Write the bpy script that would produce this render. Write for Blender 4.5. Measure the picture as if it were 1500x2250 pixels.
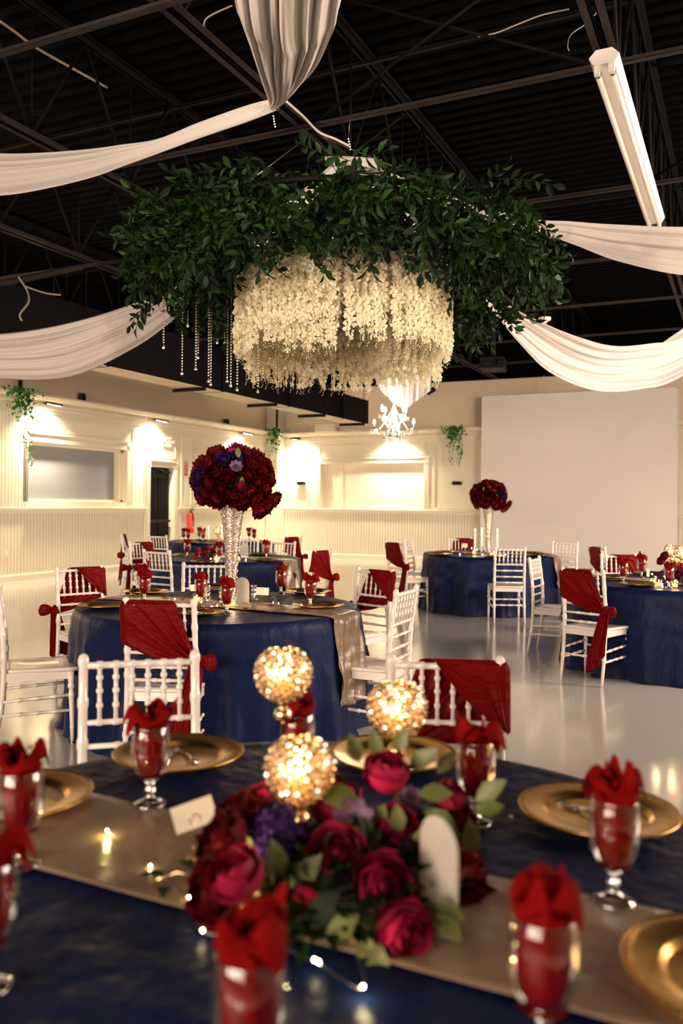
import bpy, math, random
from math import sin, cos, pi, sqrt, atan2, radians
from mathutils import Vector, Matrix

for _o in list(bpy.data.objects):
    bpy.data.objects.remove(_o, do_unlink=True)
SC = bpy.context.scene
COL = SC.collection

# ---------------------------------------------------------------- camera
F = 1850.0; PIT = radians(.55); ROL = radians(.64); EYE = 1.43; TH = radians(25.6)
CT, ST = cos(TH), sin(TH)
def R2(X, Y):                       # offset right / ahead of the camera -> room x, y
    return (X*CT - Y*ST, X*ST + Y*CT)
def ray(px, py):                    # direction, in the room, seen at a pixel of the photograph
    x, z = (px-750)/F, -(py-1125)/F
    c, s = cos(ROL), sin(ROL)
    X = c*x - s*z; Z = s*x + c*z
    y = cos(PIT) + sin(PIT)*Z; zz = -sin(PIT) + cos(PIT)*Z
    rx, ry = R2(X, y)
    return Vector((rx, ry, zz)), y
def P(px, py, z):                   # the point of height z seen there
    d, _ = ray(px, py); t = (z-EYE)/d.z
    return Vector((d.x*t, d.y*t, z))
def S(px, py, Y):                   # the point at distance Y seen there
    d, y = ray(px, py); t = Y/y
    return Vector((d.x*t, d.y*t, EYE+d.z*t))
cd = bpy.data.cameras.new('camera')
cd.sensor_fit = 'VERTICAL'; cd.sensor_height = 36.0; cd.lens = F/2250*36.0
cd.clip_start = .02; cd.clip_end = 100
cd.dof.use_dof = True; cd.dof.focus_distance = 5.2; cd.dof.aperture_fstop = 2.3
cam = bpy.data.objects.new('camera', cd); COL.objects.link(cam)
fw = ray(750, 1125)[0].normalized(); rt = (ray(751, 1125)[0]-ray(750, 1125)[0]).normalized(); up = rt.cross(fw)
cam.matrix_world = Matrix(((rt.x, up.x, -fw.x, 0), (rt.y, up.y, -fw.y, 0), (rt.z, up.z, -fw.z, EYE), (0, 0, 0, 1)))
SC.camera = cam

# ---------------------------------------------------------------- world, lights, exposure
SC.view_settings.view_transform = 'Standard'; SC.view_settings.look = 'None'
SC.view_settings.gamma = 1; SC.view_settings.use_curve_mapping = False
SC.view_settings.exposure = 1.7
w = bpy.data.worlds.new('world'); SC.world = w; w.use_nodes = True
w.node_tree.nodes['Background'].inputs[0].default_value = (1, .7, .48, 1)
w.node_tree.nodes['Background'].inputs[1].default_value = .012
WARM = (1.0, .70, .43)
def light(name, kind, loc, energy, color=WARM, size=.1, aim=None, spot=None, sizey=None, blend=.6):
    l = bpy.data.lights.new(name, kind); l.energy = energy; l.color = color
    if kind == 'AREA':
        l.size = size
        if sizey: l.shape = 'RECTANGLE'; l.size_y = sizey
    else: l.shadow_soft_size = size
    if kind == 'SPOT': l.spot_size = radians(spot); l.spot_blend = blend
    o = bpy.data.objects.new(name, l); COL.objects.link(o); o.location = loc
    if aim is not None:
        o.rotation_euler = (Vector(aim)-Vector(loc)).to_track_quat('-Z', 'Y').to_euler()
    return o
# added fill: unseen soft area lamps behind the camera and at the right wall
light('front_fill_light', 'AREA', (-2.5, -5.0, 2.3), 235, (1, .80, .64), 6.0, (-2.5, 10, 3.4), sizey=1.8)
light('side_fill_light', 'AREA', (6.05, 8.5, 2.8), 270, (1, .80, .64), 9.0, (-10, 8.5, 1.2), sizey=1.6)

light('floor_fill_light', 'AREA', (4.2, 8.0, 4.2), 160, (1, .80, .64), 2.0, (-2, 11, 0), sizey=1.0)  # added lamp out of view, lifts the dark floor from above
light('upper_fill_spot', 'SPOT', (2.2, -1.5, 4.3), 330, (1, .82, .66), .15, (-2.6, 5.6, 3.3), 62, blend=.8)  # unseen spot added to brighten the wreath and blossoms
light('upper_fill_spot', 'SPOT', (-3.5, -2.5, 3.0), 330, (1, .82, .66), .12, (-2.0, 4.2, 4.2), 44, blend=.9)  # second added spot, brightens the drape at top centre
light('left_wall_fill_light', 'AREA', (-10.2, 3.6, 3.3), 70, (1, .80, .64), 1.2, (-11.6, 16, 4.1), sizey=.5)  # invented lamp out of frame, lightens the upper left wall

# ---------------------------------------------------------------- materials
def mat(name, color, rough=.5, metal=0., var=0., vscale=8., bump=0., bscale=40., spec=.5, coat=0., emit=None,
        estr=0., sheen=0., trans=0., island=0., stretch=None, bdist=.01, aniso=0., sss=0.):
    m = bpy.data.materials.new(name); m.use_nodes = True
    nt = m.node_tree; b = nt.nodes['Principled BSDF']; L = nt.links.new
    b.inputs['Base Color'].default_value = (*color, 1)
    b.inputs['Roughness'].default_value = rough; b.inputs['Metallic'].default_value = metal
    b.inputs['Specular IOR Level'].default_value = spec
    b.inputs['Coat Weight'].default_value = coat; b.inputs['Coat Roughness'].default_value = .08
    b.inputs['Sheen Weight'].default_value = sheen
    b.inputs['Transmission Weight'].default_value = trans
    if emit: b.inputs['Emission Color'].default_value = (*emit, 1); b.inputs['Emission Strength'].default_value = estr
    tc = nt.nodes.new('ShaderNodeTexCoord'); mp = nt.nodes.new('ShaderNodeMapping')
    L(tc.outputs['Object'], mp.inputs[0])
    if stretch: mp.inputs['Scale'].default_value = stretch
    if var or island:
        hs = nt.nodes.new('ShaderNodeHueSaturation'); hs.inputs['Color'].default_value = (*color, 1)
        mr = nt.nodes.new('ShaderNodeMapRange')
        if island:
            g = nt.nodes.new('ShaderNodeNewGeometry'); src = g.outputs['Random Per Island']; k = island
        else:
            n = nt.nodes.new('ShaderNodeTexNoise'); n.inputs['Scale'].default_value = vscale; n.inputs['Detail'].default_value = 5
            L(mp.outputs[0], n.inputs['Vector']); src = n.outputs['Fac']; k = var
        mr.inputs['To Min'].default_value = 1-k; mr.inputs['To Max'].default_value = 1+k
        L(src, mr.inputs['Value']); L(mr.outputs[0], hs.inputs['Value']); L(hs.outputs[0], b.inputs['Base Color'])
    if bump:
        n = nt.nodes.new('ShaderNodeTexNoise'); n.inputs['Scale'].default_value = bscale; n.inputs['Detail'].default_value = 4
        L(mp.outputs[0], n.inputs['Vector'])
        bp = nt.nodes.new('ShaderNodeBump'); bp.inputs['Strength'].default_value = bump; bp.inputs['Distance'].default_value = bdist
        L(n.outputs['Fac'], bp.inputs['Height']); L(bp.outputs[0], b.inputs['Normal'])
    return m
def thin_glass(name, tint=(1, 1, 1), base=.06, edge=.75, rough=.02, power=.35):
    m = bpy.data.materials.new(name); m.use_nodes = True; nt = m.node_tree; nt.nodes.clear(); L = nt.links.new
    o = nt.nodes.new('ShaderNodeOutputMaterial'); mx = nt.nodes.new('ShaderNodeMixShader')
    t = nt.nodes.new('ShaderNodeBsdfTransparent'); t.inputs[0].default_value = (*tint, 1)
    g = nt.nodes.new('ShaderNodeBsdfGlossy'); g.inputs['Roughness'].default_value = rough
    lw = nt.nodes.new('ShaderNodeLayerWeight'); lw.inputs['Blend'].default_value = power
    mr = nt.nodes.new('ShaderNodeMapRange'); mr.inputs['To Min'].default_value = base; mr.inputs['To Max'].default_value = edge
    L(lw.outputs['Facing'], mr.inputs['Value']); L(mr.outputs[0], mx.inputs[0]); L(t.outputs[0], mx.inputs[1]); L(g.outputs[0], mx.inputs[2])
    L(mx.outputs[0], o.inputs[0]); return m
def crystal_mat(name, tint, frac):
    m = bpy.data.materials.new(name); m.use_nodes = True; nt = m.node_tree; nt.nodes.clear(); L = nt.links.new
    o = nt.nodes.new('ShaderNodeOutputMaterial'); mx = nt.nodes.new('ShaderNodeMixShader'); mx.inputs[0].default_value = frac
    g = nt.nodes.new('ShaderNodeBsdfGlossy'); g.inputs['Roughness'].default_value = .05; g.inputs['Color'].default_value = (*tint, 1)
    t = nt.nodes.new('ShaderNodeBsdfRefraction'); t.inputs['IOR'].default_value = 1.3; t.inputs['Color'].default_value = (*tint, 1)
    L(t.outputs[0], mx.inputs[1]); L(g.outputs[0], mx.inputs[2]); L(mx.outputs[0], o.inputs[0]); return m
def cloth_mat(name, color, front, rough=.6, amt=.35, trl=0., bump=.5, bscale=9., stretch=(1, 1, 3)):
    """woven fabric: diffuse with a soft satin lobe, fine crinkles, and a little light through it"""
    m = mat(name, color, rough, 0, bump=bump, bscale=bscale, stretch=stretch, spec=amt, sheen=front, bdist=.03)
    if trl:
        nt = m.node_tree; b = nt.nodes['Principled BSDF']; o = nt.nodes['Material Output']
        mx = nt.nodes.new('ShaderNodeMixShader'); mx.inputs[0].default_value = trl
        t = nt.nodes.new('ShaderNodeBsdfTranslucent'); t.inputs[0].default_value = (*color, 1)
        nt.links.new(b.outputs[0], mx.inputs[1]); nt.links.new(t.outputs[0], mx.inputs[2]); nt.links.new(mx.outputs[0], o.inputs[0])
    return m
def glow(name, color, strength):
    m = bpy.data.materials.new(name); m.use_nodes = True; nt = m.node_tree; nt.nodes.clear()
    o = nt.nodes.new('ShaderNodeOutputMaterial'); e = nt.nodes.new('ShaderNodeEmission')
    e.inputs[0].default_value = (*color, 1); e.inputs[1].default_value = strength
    nt.links.new(e.outputs[0], o.inputs[0]); return m

M = dict(
    cream=mat('cream_wall_paint', (.70, .635, .49), .45, var=.03, vscale=1.5, bump=.05, bscale=60),
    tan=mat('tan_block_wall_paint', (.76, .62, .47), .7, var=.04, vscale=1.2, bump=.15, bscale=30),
    black=mat('black_ceiling_paint', (.0016, .0013, .0012), .8, spec=.03, var=.3, vscale=3),
    steel=mat('dark_painted_steel', (.005, .004, .0036), .6, spec=.08, var=.25, vscale=6),
    chord=mat('dusty_brown_steel', (.030, .022, .018), .6, spec=.1, var=.3, vscale=4),
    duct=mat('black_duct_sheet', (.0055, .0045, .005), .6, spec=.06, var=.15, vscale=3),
    floor=None,
    shade=mat('grey_roller_shade', (.25, .25, .255), .8, spec=.1, var=.02, vscale=2),
    screen=mat('matte_white_projection_screen', (.78, .74, .70), .8, var=.02, vscale=2),
    door=mat('black_door_paint', (.004, .0035, .003), .4, spec=.1, var=.2),
    chair=mat('glossy_white_resin', (.75, .67, .61), .22, coat=.5, var=.02),
    navy=cloth_mat('navy_taffeta', (.0042, .0100, .047), .0, .44, .11, bump=.38, bscale=16, stretch=(1, 1, .4)),
    red=cloth_mat('crimson_satin', (.125, .0013, .0017), .0, .42, .06, bump=.3, bscale=14),
    napkin=cloth_mat('crimson_linen', (.17, .002, .002), .0, .8, .06, bump=.2, bscale=50),
    satin=cloth_mat('champagne_satin', (.21, .142, .092), .0, .27, .7, bump=.5, bscale=5, stretch=(1, 1, 1)),
    drape=cloth_mat('ivory_voile', (.76, .70, .66), .0, .8, .1, trl=.25, bump=.1, bscale=60),
    gold=mat('brushed_gold_plate', (.72, .42, .12), .27, 1, var=.08, vscale=20, bump=.08, bscale=25),
    goldw=mat('polished_rose_gold', (.95, .66, .40), .14, 1),
    steelc=mat('polished_cutlery_steel', (.6, .57, .52), .2, 1),
    glass=thin_glass('clear_goblet_glass', (1, 1, 1), .03, .55, .02, .36),
    stem=crystal_mat('solid_clear_glass', (1, 1, 1), .35),
    crystal=crystal_mat('champagne_crystal', (1, .95, .86), .35),
    crystalw=crystal_mat('bright_crystal', (1, .97, .92), .6),
    amber=thin_glass('amber_votive_glass', (1, .84, .55), .10, .7),
    wax=mat('candle_wax', (.9, .78, .5), .5, emit=(1, .76, .42), estr=.8),  # emission puts the candle glow into the wax itself
    waxw=mat('ivory_taper_wax', (.9, .8, .6), .45, emit=(1, .72, .4), estr=.25),  # weak emission stands in for flame light showing through the taper
    flame=glow('candle_flame', (1, .76, .42), 40),
    led=glow('fairy_light_led', (1, .80, .36), 70),
    ledw=glow('fairy_light_led_dim', (1, .86, .6), 40),
    bulb=glow('chandelier_bulb', (1, .92, .84), 40),
    lamp=glow('flood_lamp_face', (1, .9, .76), 12),
    exitg=mat('exit_sign_face', (.45, .42, .36), .4, emit=(1, .85, .6), estr=.25),
    redp=mat('red_paint', (.62, .035, .02), .35), letter=mat('red_sign_ink', (.30, .012, .008), .6, spec=.1),
    pinkp=mat('faded_sign_plate', (.62, .30, .22), .6, spec=.1),
    wplast=mat('white_painted_metal', (.80, .74, .68), .4, var=.04),
    tube=mat('white_tube_glass', (.88, .80, .72), .25),
    green=mat('green_tube_cap', (.01, .14, .06), .4),
    leaf=mat('dark_ruscus_leaf', (.0085, .0255, .0045), .5, island=.7, spec=.15),
    ivy=mat('bright_ivy_leaf', (.03, .17, .025), .45, island=.6),
    sage=mat('sage_rose_leaf', (.11, .13, .030), .5, island=.45),
    stemg=mat('brown_green_stem', (.10, .08, .03), .6),
    bloss=cloth_mat('ivory_silk_blossom', (.85, .79, .59), 0, .7, .1, trl=.35, bump=0),
    fuchsia=mat('fuchsia_petal', (.33, .009, .045), .6, spec=.15, island=.35),
    crimsonp=mat('dark_crimson_petal', (.085, .002, .003), .6, spec=.12, island=.5),
    scarlet=mat('scarlet_petal', (.28, .012, .008), .55, island=.35),
    purple=mat('purple_petal', (.028, .010, .070), .6, spec=.12, island=.5),
    lilac=mat('mauve_petal', (.12, .05, .10), .55, island=.3),
    blackc=mat('black_flower_centre', (.01, .01, .012), .5),
    card=mat('ivory_card', (.80, .70, .55), .6), ink=mat('grey_card_ink', (.35, .28, .22), .6),
    acryl=cloth_mat('frosted_acrylic', (.72, .68, .60), 0, .35, .5, trl=.45, bump=0),
    blackpl=mat('black_plastic', (.004, .004, .0045), .45, spec=.15), clearw=mat('silver_wire', (.6, .55, .45), .3, 1),
    pearl=mat('pale_silvered_glass', (.80, .72, .62), .25, .45), cable=mat('pale_cable', (.30, .24, .18), .5), foam=mat('dark_floral_foam', (.012, .02, .008), .9),
)
def floor_mat():
    m = mat('glossy_grey_epoxy', (.49, .46, .425), .15, var=.07, vscale=.8, spec=.5, coat=.7)
    nt = m.node_tree; b = nt.nodes['Principled BSDF']
    n = nt.nodes.new('ShaderNodeTexNoise'); n.inputs['Scale'].default_value = 1.5; n.inputs['Detail'].default_value = 6
    mr = nt.nodes.new('ShaderNodeMapRange'); mr.inputs['To Min'].default_value = .10; mr.inputs['To Max'].default_value = .26
    nt.links.new(n.outputs['Fac'], mr.inputs['Value']); nt.links.new(mr.outputs[0], b.inputs['Roughness'])
    n2 = nt.nodes.new('ShaderNodeTexNoise'); n2.inputs['Scale'].default_value = 3; n2.inputs['Detail'].default_value = 3
    bp = nt.nodes.new('ShaderNodeBump'); bp.inputs['Strength'].default_value = .06; bp.inputs['Distance'].default_value = .02
    nt.links.new(n2.outputs['Fac'], bp.inputs['Height']); nt.links.new(bp.outputs[0], b.inputs['Normal'])
    b.inputs['Coat Roughness'].default_value = .12
    return m
M['floor'] = floor_mat()

# ---------------------------------------------------------------- mesh building
class MB:
    def __init__(s): s.v = []; s.f = []
    def add(s, vs, fs, mx=None):
        k = len(s.v)
        if mx is not None: vs = [tuple(mx @ Vector(p)) for p in vs]
        s.v.extend(tuple(p) for p in vs); s.f.extend(tuple(i+k for i in f) for f in fs); return s
    def box(s, x0, x1, y0, y1, z0, z1, mx=None):
        vs = [(x, y, z) for z in (z0, z1) for y in (y0, y1) for x in (x0, x1)]
        return s.add(vs, [(0, 2, 3, 1), (4, 5, 7, 6), (0, 1, 5, 4), (2, 6, 7, 3), (0, 4, 6, 2), (1, 3, 7, 5)], mx)
    def tube(s, pts, rad, seg=8, cap=True, mx=None):
        pts = [Vector(p) for p in pts]; n = len(pts)
        if not hasattr(rad, '__len__'): rad = [rad]*n
        t0 = (pts[1]-pts[0]).normalized()
        a = t0.cross(Vector((0, 0, 1)) if abs(t0.z) < .9 else Vector((1, 0, 0))).normalized(); vs = []
        for i in range(n):
            t = (pts[min(i+1, n-1)]-pts[max(i-1, 0)])
            t = t.normalized() if t.length > 1e-9 else t0
            a = (a-t*a.dot(t)).normalized(); b = t.cross(a)
            for j in range(seg):
                q = 2*pi*j/seg; vs.append(pts[i]+(a*cos(q)+b*sin(q))*rad[i])
        fs = [(i*seg+j, i*seg+(j+1) % seg, (i+1)*seg+(j+1) % seg, (i+1)*seg+j) for i in range(n-1) for j in range(seg)]
        if cap: fs += [tuple(range(seg))[::-1], tuple((n-1)*seg+j for j in range(seg))]
        return s.add(vs, fs, mx)
    def lathe(s, prof, seg=24, mx=None):
        vs = [(r*cos(2*pi*j/seg), r*sin(2*pi*j/seg), z) for r, z in prof for j in range(seg)]
        fs = [(i*seg+j, i*seg+(j+1) % seg, (i+1)*seg+(j+1) % seg, (i+1)*seg+j) for i in range(len(prof)-1) for j in range(seg)]
        return s.add(vs, fs, mx)
    def ball(s, c, r, seg=8, rings=5, sz=1., mx=None):
        vs = []; 
        for i in range(rings+1):
            a = pi*i/rings
            for j in range(seg): vs.append((c[0]+r*sin(a)*cos(2*pi*j/seg), c[1]+r*sin(a)*sin(2*pi*j/seg), c[2]-r*sz*cos(a)))
        fs = [(i*seg+j, i*seg+(j+1) % seg, (i+1)*seg+(j+1) % seg, (i+1)*seg+j) for i in range(rings) for j in range(seg)]
        return s.add(vs, fs, mx)
    def grid(s, fn, nu, nv, wrap=False, mx=None):
        vs = [fn(i/(nu if wrap else nu-1), j/(nv-1)) for j in range(nv) for i in range(nu)]
        m = nu if wrap else nu-1
        fs = [(j*nu+i, j*nu+(i+1) % nu, (j+1)*nu+(i+1) % nu, (j+1)*nu+i) for j in range(nv-1) for i in range(m)]
        return s.add(vs, fs, mx)
    def mesh(s, name, m, smooth=True):
        me = bpy.data.meshes.new(name); me.from_pydata(s.v, [], s.f); me.update()
        me.materials.append(m if not isinstance(m, str) else M[m])
        if smooth: me.polygons.foreach_set('use_smooth', [True]*len(me.polygons))
        return me
    def build(s, name, m, parent=None, smooth=True):
        return obj(name, s.mesh(name, m, smooth), parent)
def obj(name, me, parent=None, loc=None, rot=None, scale=None):
    o = bpy.data.objects.new(name, me); COL.objects.link(o)
    if parent is not None: o.parent = parent
    if loc is not None: o.location = loc
    if rot is not None: o.rotation_euler = rot
    if scale is not None: o.scale = scale if hasattr(scale, '__len__') else (scale,)*3
    return o
def tag(o, label=None, cat=None, group=None, kind=None):
    if label: o['label'] = label
    if cat: o['category'] = cat
    if group: o['group'] = group
    if kind: o['kind'] = kind
    return o
def thing(name, label, cat, loc=(0, 0, 0), rz=0., group=None):
    o = bpy.data.objects.new(name, None); COL.objects.link(o); o.empty_display_size = .1
    o.location = loc; o.rotation_euler = (0, 0, rz); return tag(o, label, cat, group)
KIDS = {}
def dup(root, loc, rz, label, group=None, scale=None):
    if root.name not in KIDS: KIDS[root.name] = [(c, list(c.children)) for c in root.children]
    r = root.copy(); COL.objects.link(r); r.location = loc; r.rotation_euler = (0, 0, rz); r['label'] = label
    if group: r['group'] = group
    if scale: r.scale = scale
    for c, gs in KIDS[root.name]:
        k = c.copy(); COL.objects.link(k); k.parent = r
        for g in gs:
            d = g.copy(); COL.objects.link(d); d.parent = k
    return r
def lerp(a, b, t): return a+(b-a)*t
def rnd(a, b): return random.uniform(a, b)
def catmull(P_, t):
    n = len(P_)-1; x = min(max(t, 0), .99999)*n; i = int(x); u = x-i
    p0 = P_[max(i-1, 0)]; p1 = P_[i]; p2 = P_[i+1]; p3 = P_[min(i+2, n)]
    return .5*((2*p1)+(p2-p0)*u+(2*p0-5*p1+4*p2-p3)*u*u+(3*p1-p0-3*p2+p3)*u*u*u)

# ================================================================ THE ROOM
XL, YB, XR, YF, ZT = -11.6, 19.9, 6.2, -5.2, 5.75      # left, back, right, front walls; roof deck
def struct(name, mb, m, smooth=False, parent=None):
    o = mb.build(name, m, parent, smooth)
    if parent is None: o['kind'] = 'structure'
    return o
def sroot(name):
    o = bpy.data.objects.new(name, None); COL.objects.link(o); o['kind'] = 'structure'; return o
struct('floor', MB().box(XL-.2, XR+.2, YF-.2, YB+.2, -.1, 0), 'floor')
def holed(mb, a0, a1, z0, z1, holes, put):
    """rectangles covering a0..a1 x z0..z1 but for the holes; put(mb,a,b,c,d)"""
    A = sorted({a0, a1, *[h[0] for h in holes], *[h[1] for h in holes]})
    for a, b in zip(A, A[1:]):
        if b <= a0 or a >= a1: continue
        hs = [h for h in holes if h[0] < b-1e-6 and h[1] > a+1e-6]
        z = z0
        for h in sorted(hs, key=lambda h: h[2]):
            if h[2] > z: put(mb, a, b, z, h[2])
            z = h[3]
        if z < z1: put(mb, a, b, z, z1)
W1 = (11.18, 13.85, 1.41, 2.49); D1 = (14.61, 15.45, -.01, 2.19); W2 = (16.32, 19.2, 1.41, 2.47)
mb = MB(); holed(mb, YF, YB, 0, 3.33, [W1, D1, W2], lambda m, a, b, c, d: m.box(XL-.2, XL, a, b, c, d))
struct('wall_left', mb, 'cream')
B1 = (-10.15, -7.25, 1.31, 2.48)
mb = MB(); holed(mb, XL, XR, 0, 3.31, [B1], lambda m, a, b, c, d: m.box(a, b, YB, YB+.2, c, d))
struct('wall_back', mb, 'cream')
struct('wall_left', MB().box(XL-.2, XL-.02, YF, YB, 3.33, 4.47), 'tan')
struct('wall_back', MB().box(XL, XR, YB+.02, YB+.2, 3.31, 4.47), 'tan')
struct('wall_left', MB().box(XL-.2, XL-.01, YF, YB, 4.47, ZT), 'black')
struct('wall_back', MB().box(XL, XR, YB+.01, YB+.2, 4.47, ZT), 'black')
struct('wall_right', MB().box(XR, XR+.2, YF, YB, 0, 4.47), 'tan')
struct('wall_front', MB().box(XL, XR, YF-.2, YF, 0, 4.47), 'tan')
struct('wall_right', MB().box(XR, XR+.2, YF, YB, 4.47, ZT), 'black')
struct('wall_front', MB().box(XL, XR, YF-.2, YF, 4.47, ZT), 'black')
# corner pier with its pipe
struct('trim_1', MB().box(XL, -11.25, 19.5, YB, 0, 4.47), 'cream')
# roof deck: corrugated sheet, ribs running left to right
prof = []
y = YF
while y < YB:
    prof += [(y, 5.62), (y+.085, 5.62), (y+.105, 5.66), (y+.165, 5.66), (y+.185, 5.62)]; y += .19
mb = MB(); n = len(prof)
mb.add([(XL, a, b) for a, b in prof]+[(XR, a, b) for a, b in prof], [(i, i+1, n+i+1, n+i) for i in range(n-1)])
struct('ceiling', mb, 'black')

def extr_left(prof, y0, y1):            # profile of (out from the wall, z) run along the left wall
    mb = MB(); n = len(prof)
    mb.add([(XL+a, y0, z) for a, z in prof]+[(XL+a, y1, z) for a, z in prof],
           [(i, n+i, n+i+1, i+1) for i in range(n-1)]+[tuple(range(n)), tuple(range(2*n-1, n-1, -1))]); return mb
def extr_back(prof, x0, x1):
    mb = MB(); n = len(prof)
    mb.add([(x0, YB-a, z) for a, z in prof]+[(x1, YB-a, z) for a, z in prof],
           [(i, i+1, n+i+1, n+i) for i in range(n-1)]+[tuple(range(n)), tuple(range(2*n-1, n-1, -1))]); return mb
CORN = [(0, 3.02), (.03, 3.02), (.03, 3.10), (.05, 3.11), (.05, 3.17), (.07, 3.18), (.07, 3.235), (.10, 3.24), (.15, 3.27), (.17, 3.30), (.19, 3.31), (.19, 3.35), (0, 3.35)]
struct('trim_2', extr_left(CORN, YF, 19.5), 'cream')
struct('trim_3', extr_back([(a, z-.03) for a, z in CORN], -11.25, XR), 'cream')
mb = MB(); y = 7.5
while y < 19.4: mb.box(XL+.07, XL+.093, y, y+.045, 3.185, 3.225); y += .085
x = -11.2
while x < 1: mb.box(x, x+.045, YB-.093, YB-.07, 3.155, 3.195); x += .085
struct('trim_4', mb, 'cream')
RAIL = [(0, 1.20), (.02, 1.20), (.02, 1.26), (.06, 1.275), (.06, 1.30), (.02, 1.31), (0, 1.31)]
SILL = [(0, 1.20), (.02, 1.20), (.02, 1.26), (.10, 1.275), (.10, 1.30), (0, 1.31)]
BASE = [(0, 0), (.035, 0), (.035, .10), (.02, .13), (.02, .15), (0, .15)]
for i, (a, b) in enumerate(((YF, 11.15), (11.15, 14.45), (15.6, 19.5))):
    struct('trim_%d' % (5+i), extr_left(SILL if i == 1 else RAIL, a, b), 'cream')
    struct('baseboard_left', extr_left(BASE, a, b), 'cream')
struct('trim_8', extr_back(RAIL, -11.25, XR), 'cream')
struct('baseboard_back', extr_back(BASE, -11.25, XR), 'cream')
# beadboard below the rail: every board its own raised strip
mb = MB(); y = 7.5
while y < 19.4:
    if not 14.5 < y+.03 < 15.56: mb.box(XL, XL+.016, y, y+.062, .15, 1.2)
    y += .075
x = -11.2
while x < 2: mb.box(x, x+.062, YB-.016, YB, .15, 1.2); x += .075
y = 7.5
while y < 11.1: mb.box(XL, XL+.03, y, y+.064, 1.31, 3.02); y += .075
o = struct('trim_9', mb, 'cream')
# panel mouldings: thin frames on the walls
def frame_left(mb, y0, y1, z0, z1, w=.035, t=.022):
    for a, b, c, d in ((y0, y1, z0, z0+w), (y0, y1, z1-w, z1), (y0, y0+w, z0+w, z1-w), (y1-w, y1, z0+w, z1-w)): mb.box(XL, XL+t, a, b, c, d)
def frame_back(mb, x0, x1, z0, z1, w=.035, t=.022):
    for a, b, c, d in ((x0, x1, z0, z0+w), (x0, x1, z1-w, z1), (x0, x0+w, z0+w, z1-w), (x1-w, x1, z0+w, z1-w)): mb.box(a, b, YB-t, YB, c, d)
mb = MB()
for q in ((11.2, 13.8, 2.70, 2.97), (14.02, 14.45, 1.33, 2.93), (14.62, 15.52, 2.40, 2.93), (15.72, 16.12, 1.33, 2.93), (16.36, 19.15, 2.68, 2.97), (19.28, 19.45, 1.33, 2.95)): frame_left(mb, *q)
for q in ((-11.15, -10.5, 1.33, 2.9), (-10.2, -7.2, 2.68, 2.98), (-7.0, -5.75, 1.33, 2.95), (-1.2, .6, 1.33, 2.95)): frame_back(mb, *q)
struct('trim_10', mb, 'cream')
# window and door casings with their fluted heads and rosettes
def casing_left(root, y0, y1, z0, z1, head=.15):
    mb = MB()
    for a, b in ((y0-.13, y0), (y1, y1+.13)):
        for k in range(3): mb.box(XL, XL+.03, a+.005+k*.043, a+.035+k*.043, z0, z1)
        mb.box(XL, XL+.015, a, b, z0, z1)
    mb.build('side_casing', 'cream', root, False)
    mb = MB()
    for k in range(4): mb.box(XL, XL+.03+.012*(k == 3), y0, y1, z1+.01+k*head/4, z1+.01+(k+.75)*head/4)
    mb.box(XL, XL+.016, y0, y1, z1, z1+head); mb.box(XL, XL+.07, y0, y1, z1+head, z1+head+.025)
    mb.build('head_moulding', 'cream', root, False)
    for yy in (y0-.065, y1+.065):
        mb = MB().box(XL, XL+.035, yy-.07, yy+.07, z1-.01, z1+.15)
        mb.lathe([(.05, 0), (.05, .01), (.035, .014), (.02, .006), (.012, .016), (0, .018)], 16, Matrix.Translation((XL+.035, yy, z1+.07)) @ Matrix.Rotation(pi/2, 4, 'Y'))
        mb.build('rosette', 'cream', root, False)
def window_left(name, W, shade):
    r = sroot(name); y0, y1, z0, z1 = W; casing_left(r, y0, y1, z0, z1)
    mb = MB()
    for a, b, c, d in ((y0, y0+.05, z0, z1), (y1-.05, y1, z0, z1), (y0, y1, z0, z0+.05), (y0, y1, z1-.05, z1)): mb.box(XL-.17, XL-.10, a, b, c, d)
    mb.build('window_frame', 'cream', r, False)
    if shade:
        MB().box(XL-.15, XL-.14, y0+.05, y1-.22, z0+.05, z1-.05).build('roller_shade', 'shade', r, False)['label'] = 'blank grey shade filling the window'
        MB().box(XL-.16, XL-.15, y1-.22, y1-.05, z0+.05, z1-.05).build('side_board', 'cream', r, False)
    else:
        MB().box(XL-.15, XL-.14, y0+.05, y1-.05, z0+.05, z1-.05).build('cover_board', 'cream', r, False)
        mb = MB(); mb.box(XL-.14, XL-.09, y0+.1, y1-.1, z1-.22, z1-.20); mb.build('cross_rail', 'cream', r, False)
    MB().box(XL-.14, XL+.02, y0, y1, z0-.10, z0-.001).build('window_sill', 'cream', r, False)
window_left('window_1', W1, True); window_left('window_2', W2, False)
r = sroot('window_3'); x0, x1, z0, z1 = B1
mb = MB()
for k in range(4): mb.box(x0, x1, YB-.03-.03*(k == 3), YB, z1+.01+k*.035, z1+.036+k*.035)
mb.build('head_moulding', 'cream', r, False)
for a, b in ((x0-.13, x0), (x1, x1+.13)):
    mb = MB()
    for k in range(3): mb.box(a+.005+k*.043, a+.035+k*.043, YB-.03, YB, z0, z1)
    mb.build('side_casing', 'cream', r, False)
    MB().box(a-.005, b+.005, YB-.04, YB, z1, z1+.15).build('rosette', 'cream', r, False)
MB().box(x0, -9.6, YB+.13, YB+.15, z0, z1).build('cover_board', 'cream', r, False)
MB().box(-9.58, x1, YB+.11, YB+.15, z0, z1).build('cover_board', 'cream', r, False)
MB().box(-9.62, -9.56, YB+.08, YB+.13, z0, z1).build('mullion', 'cream', r, False)
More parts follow.
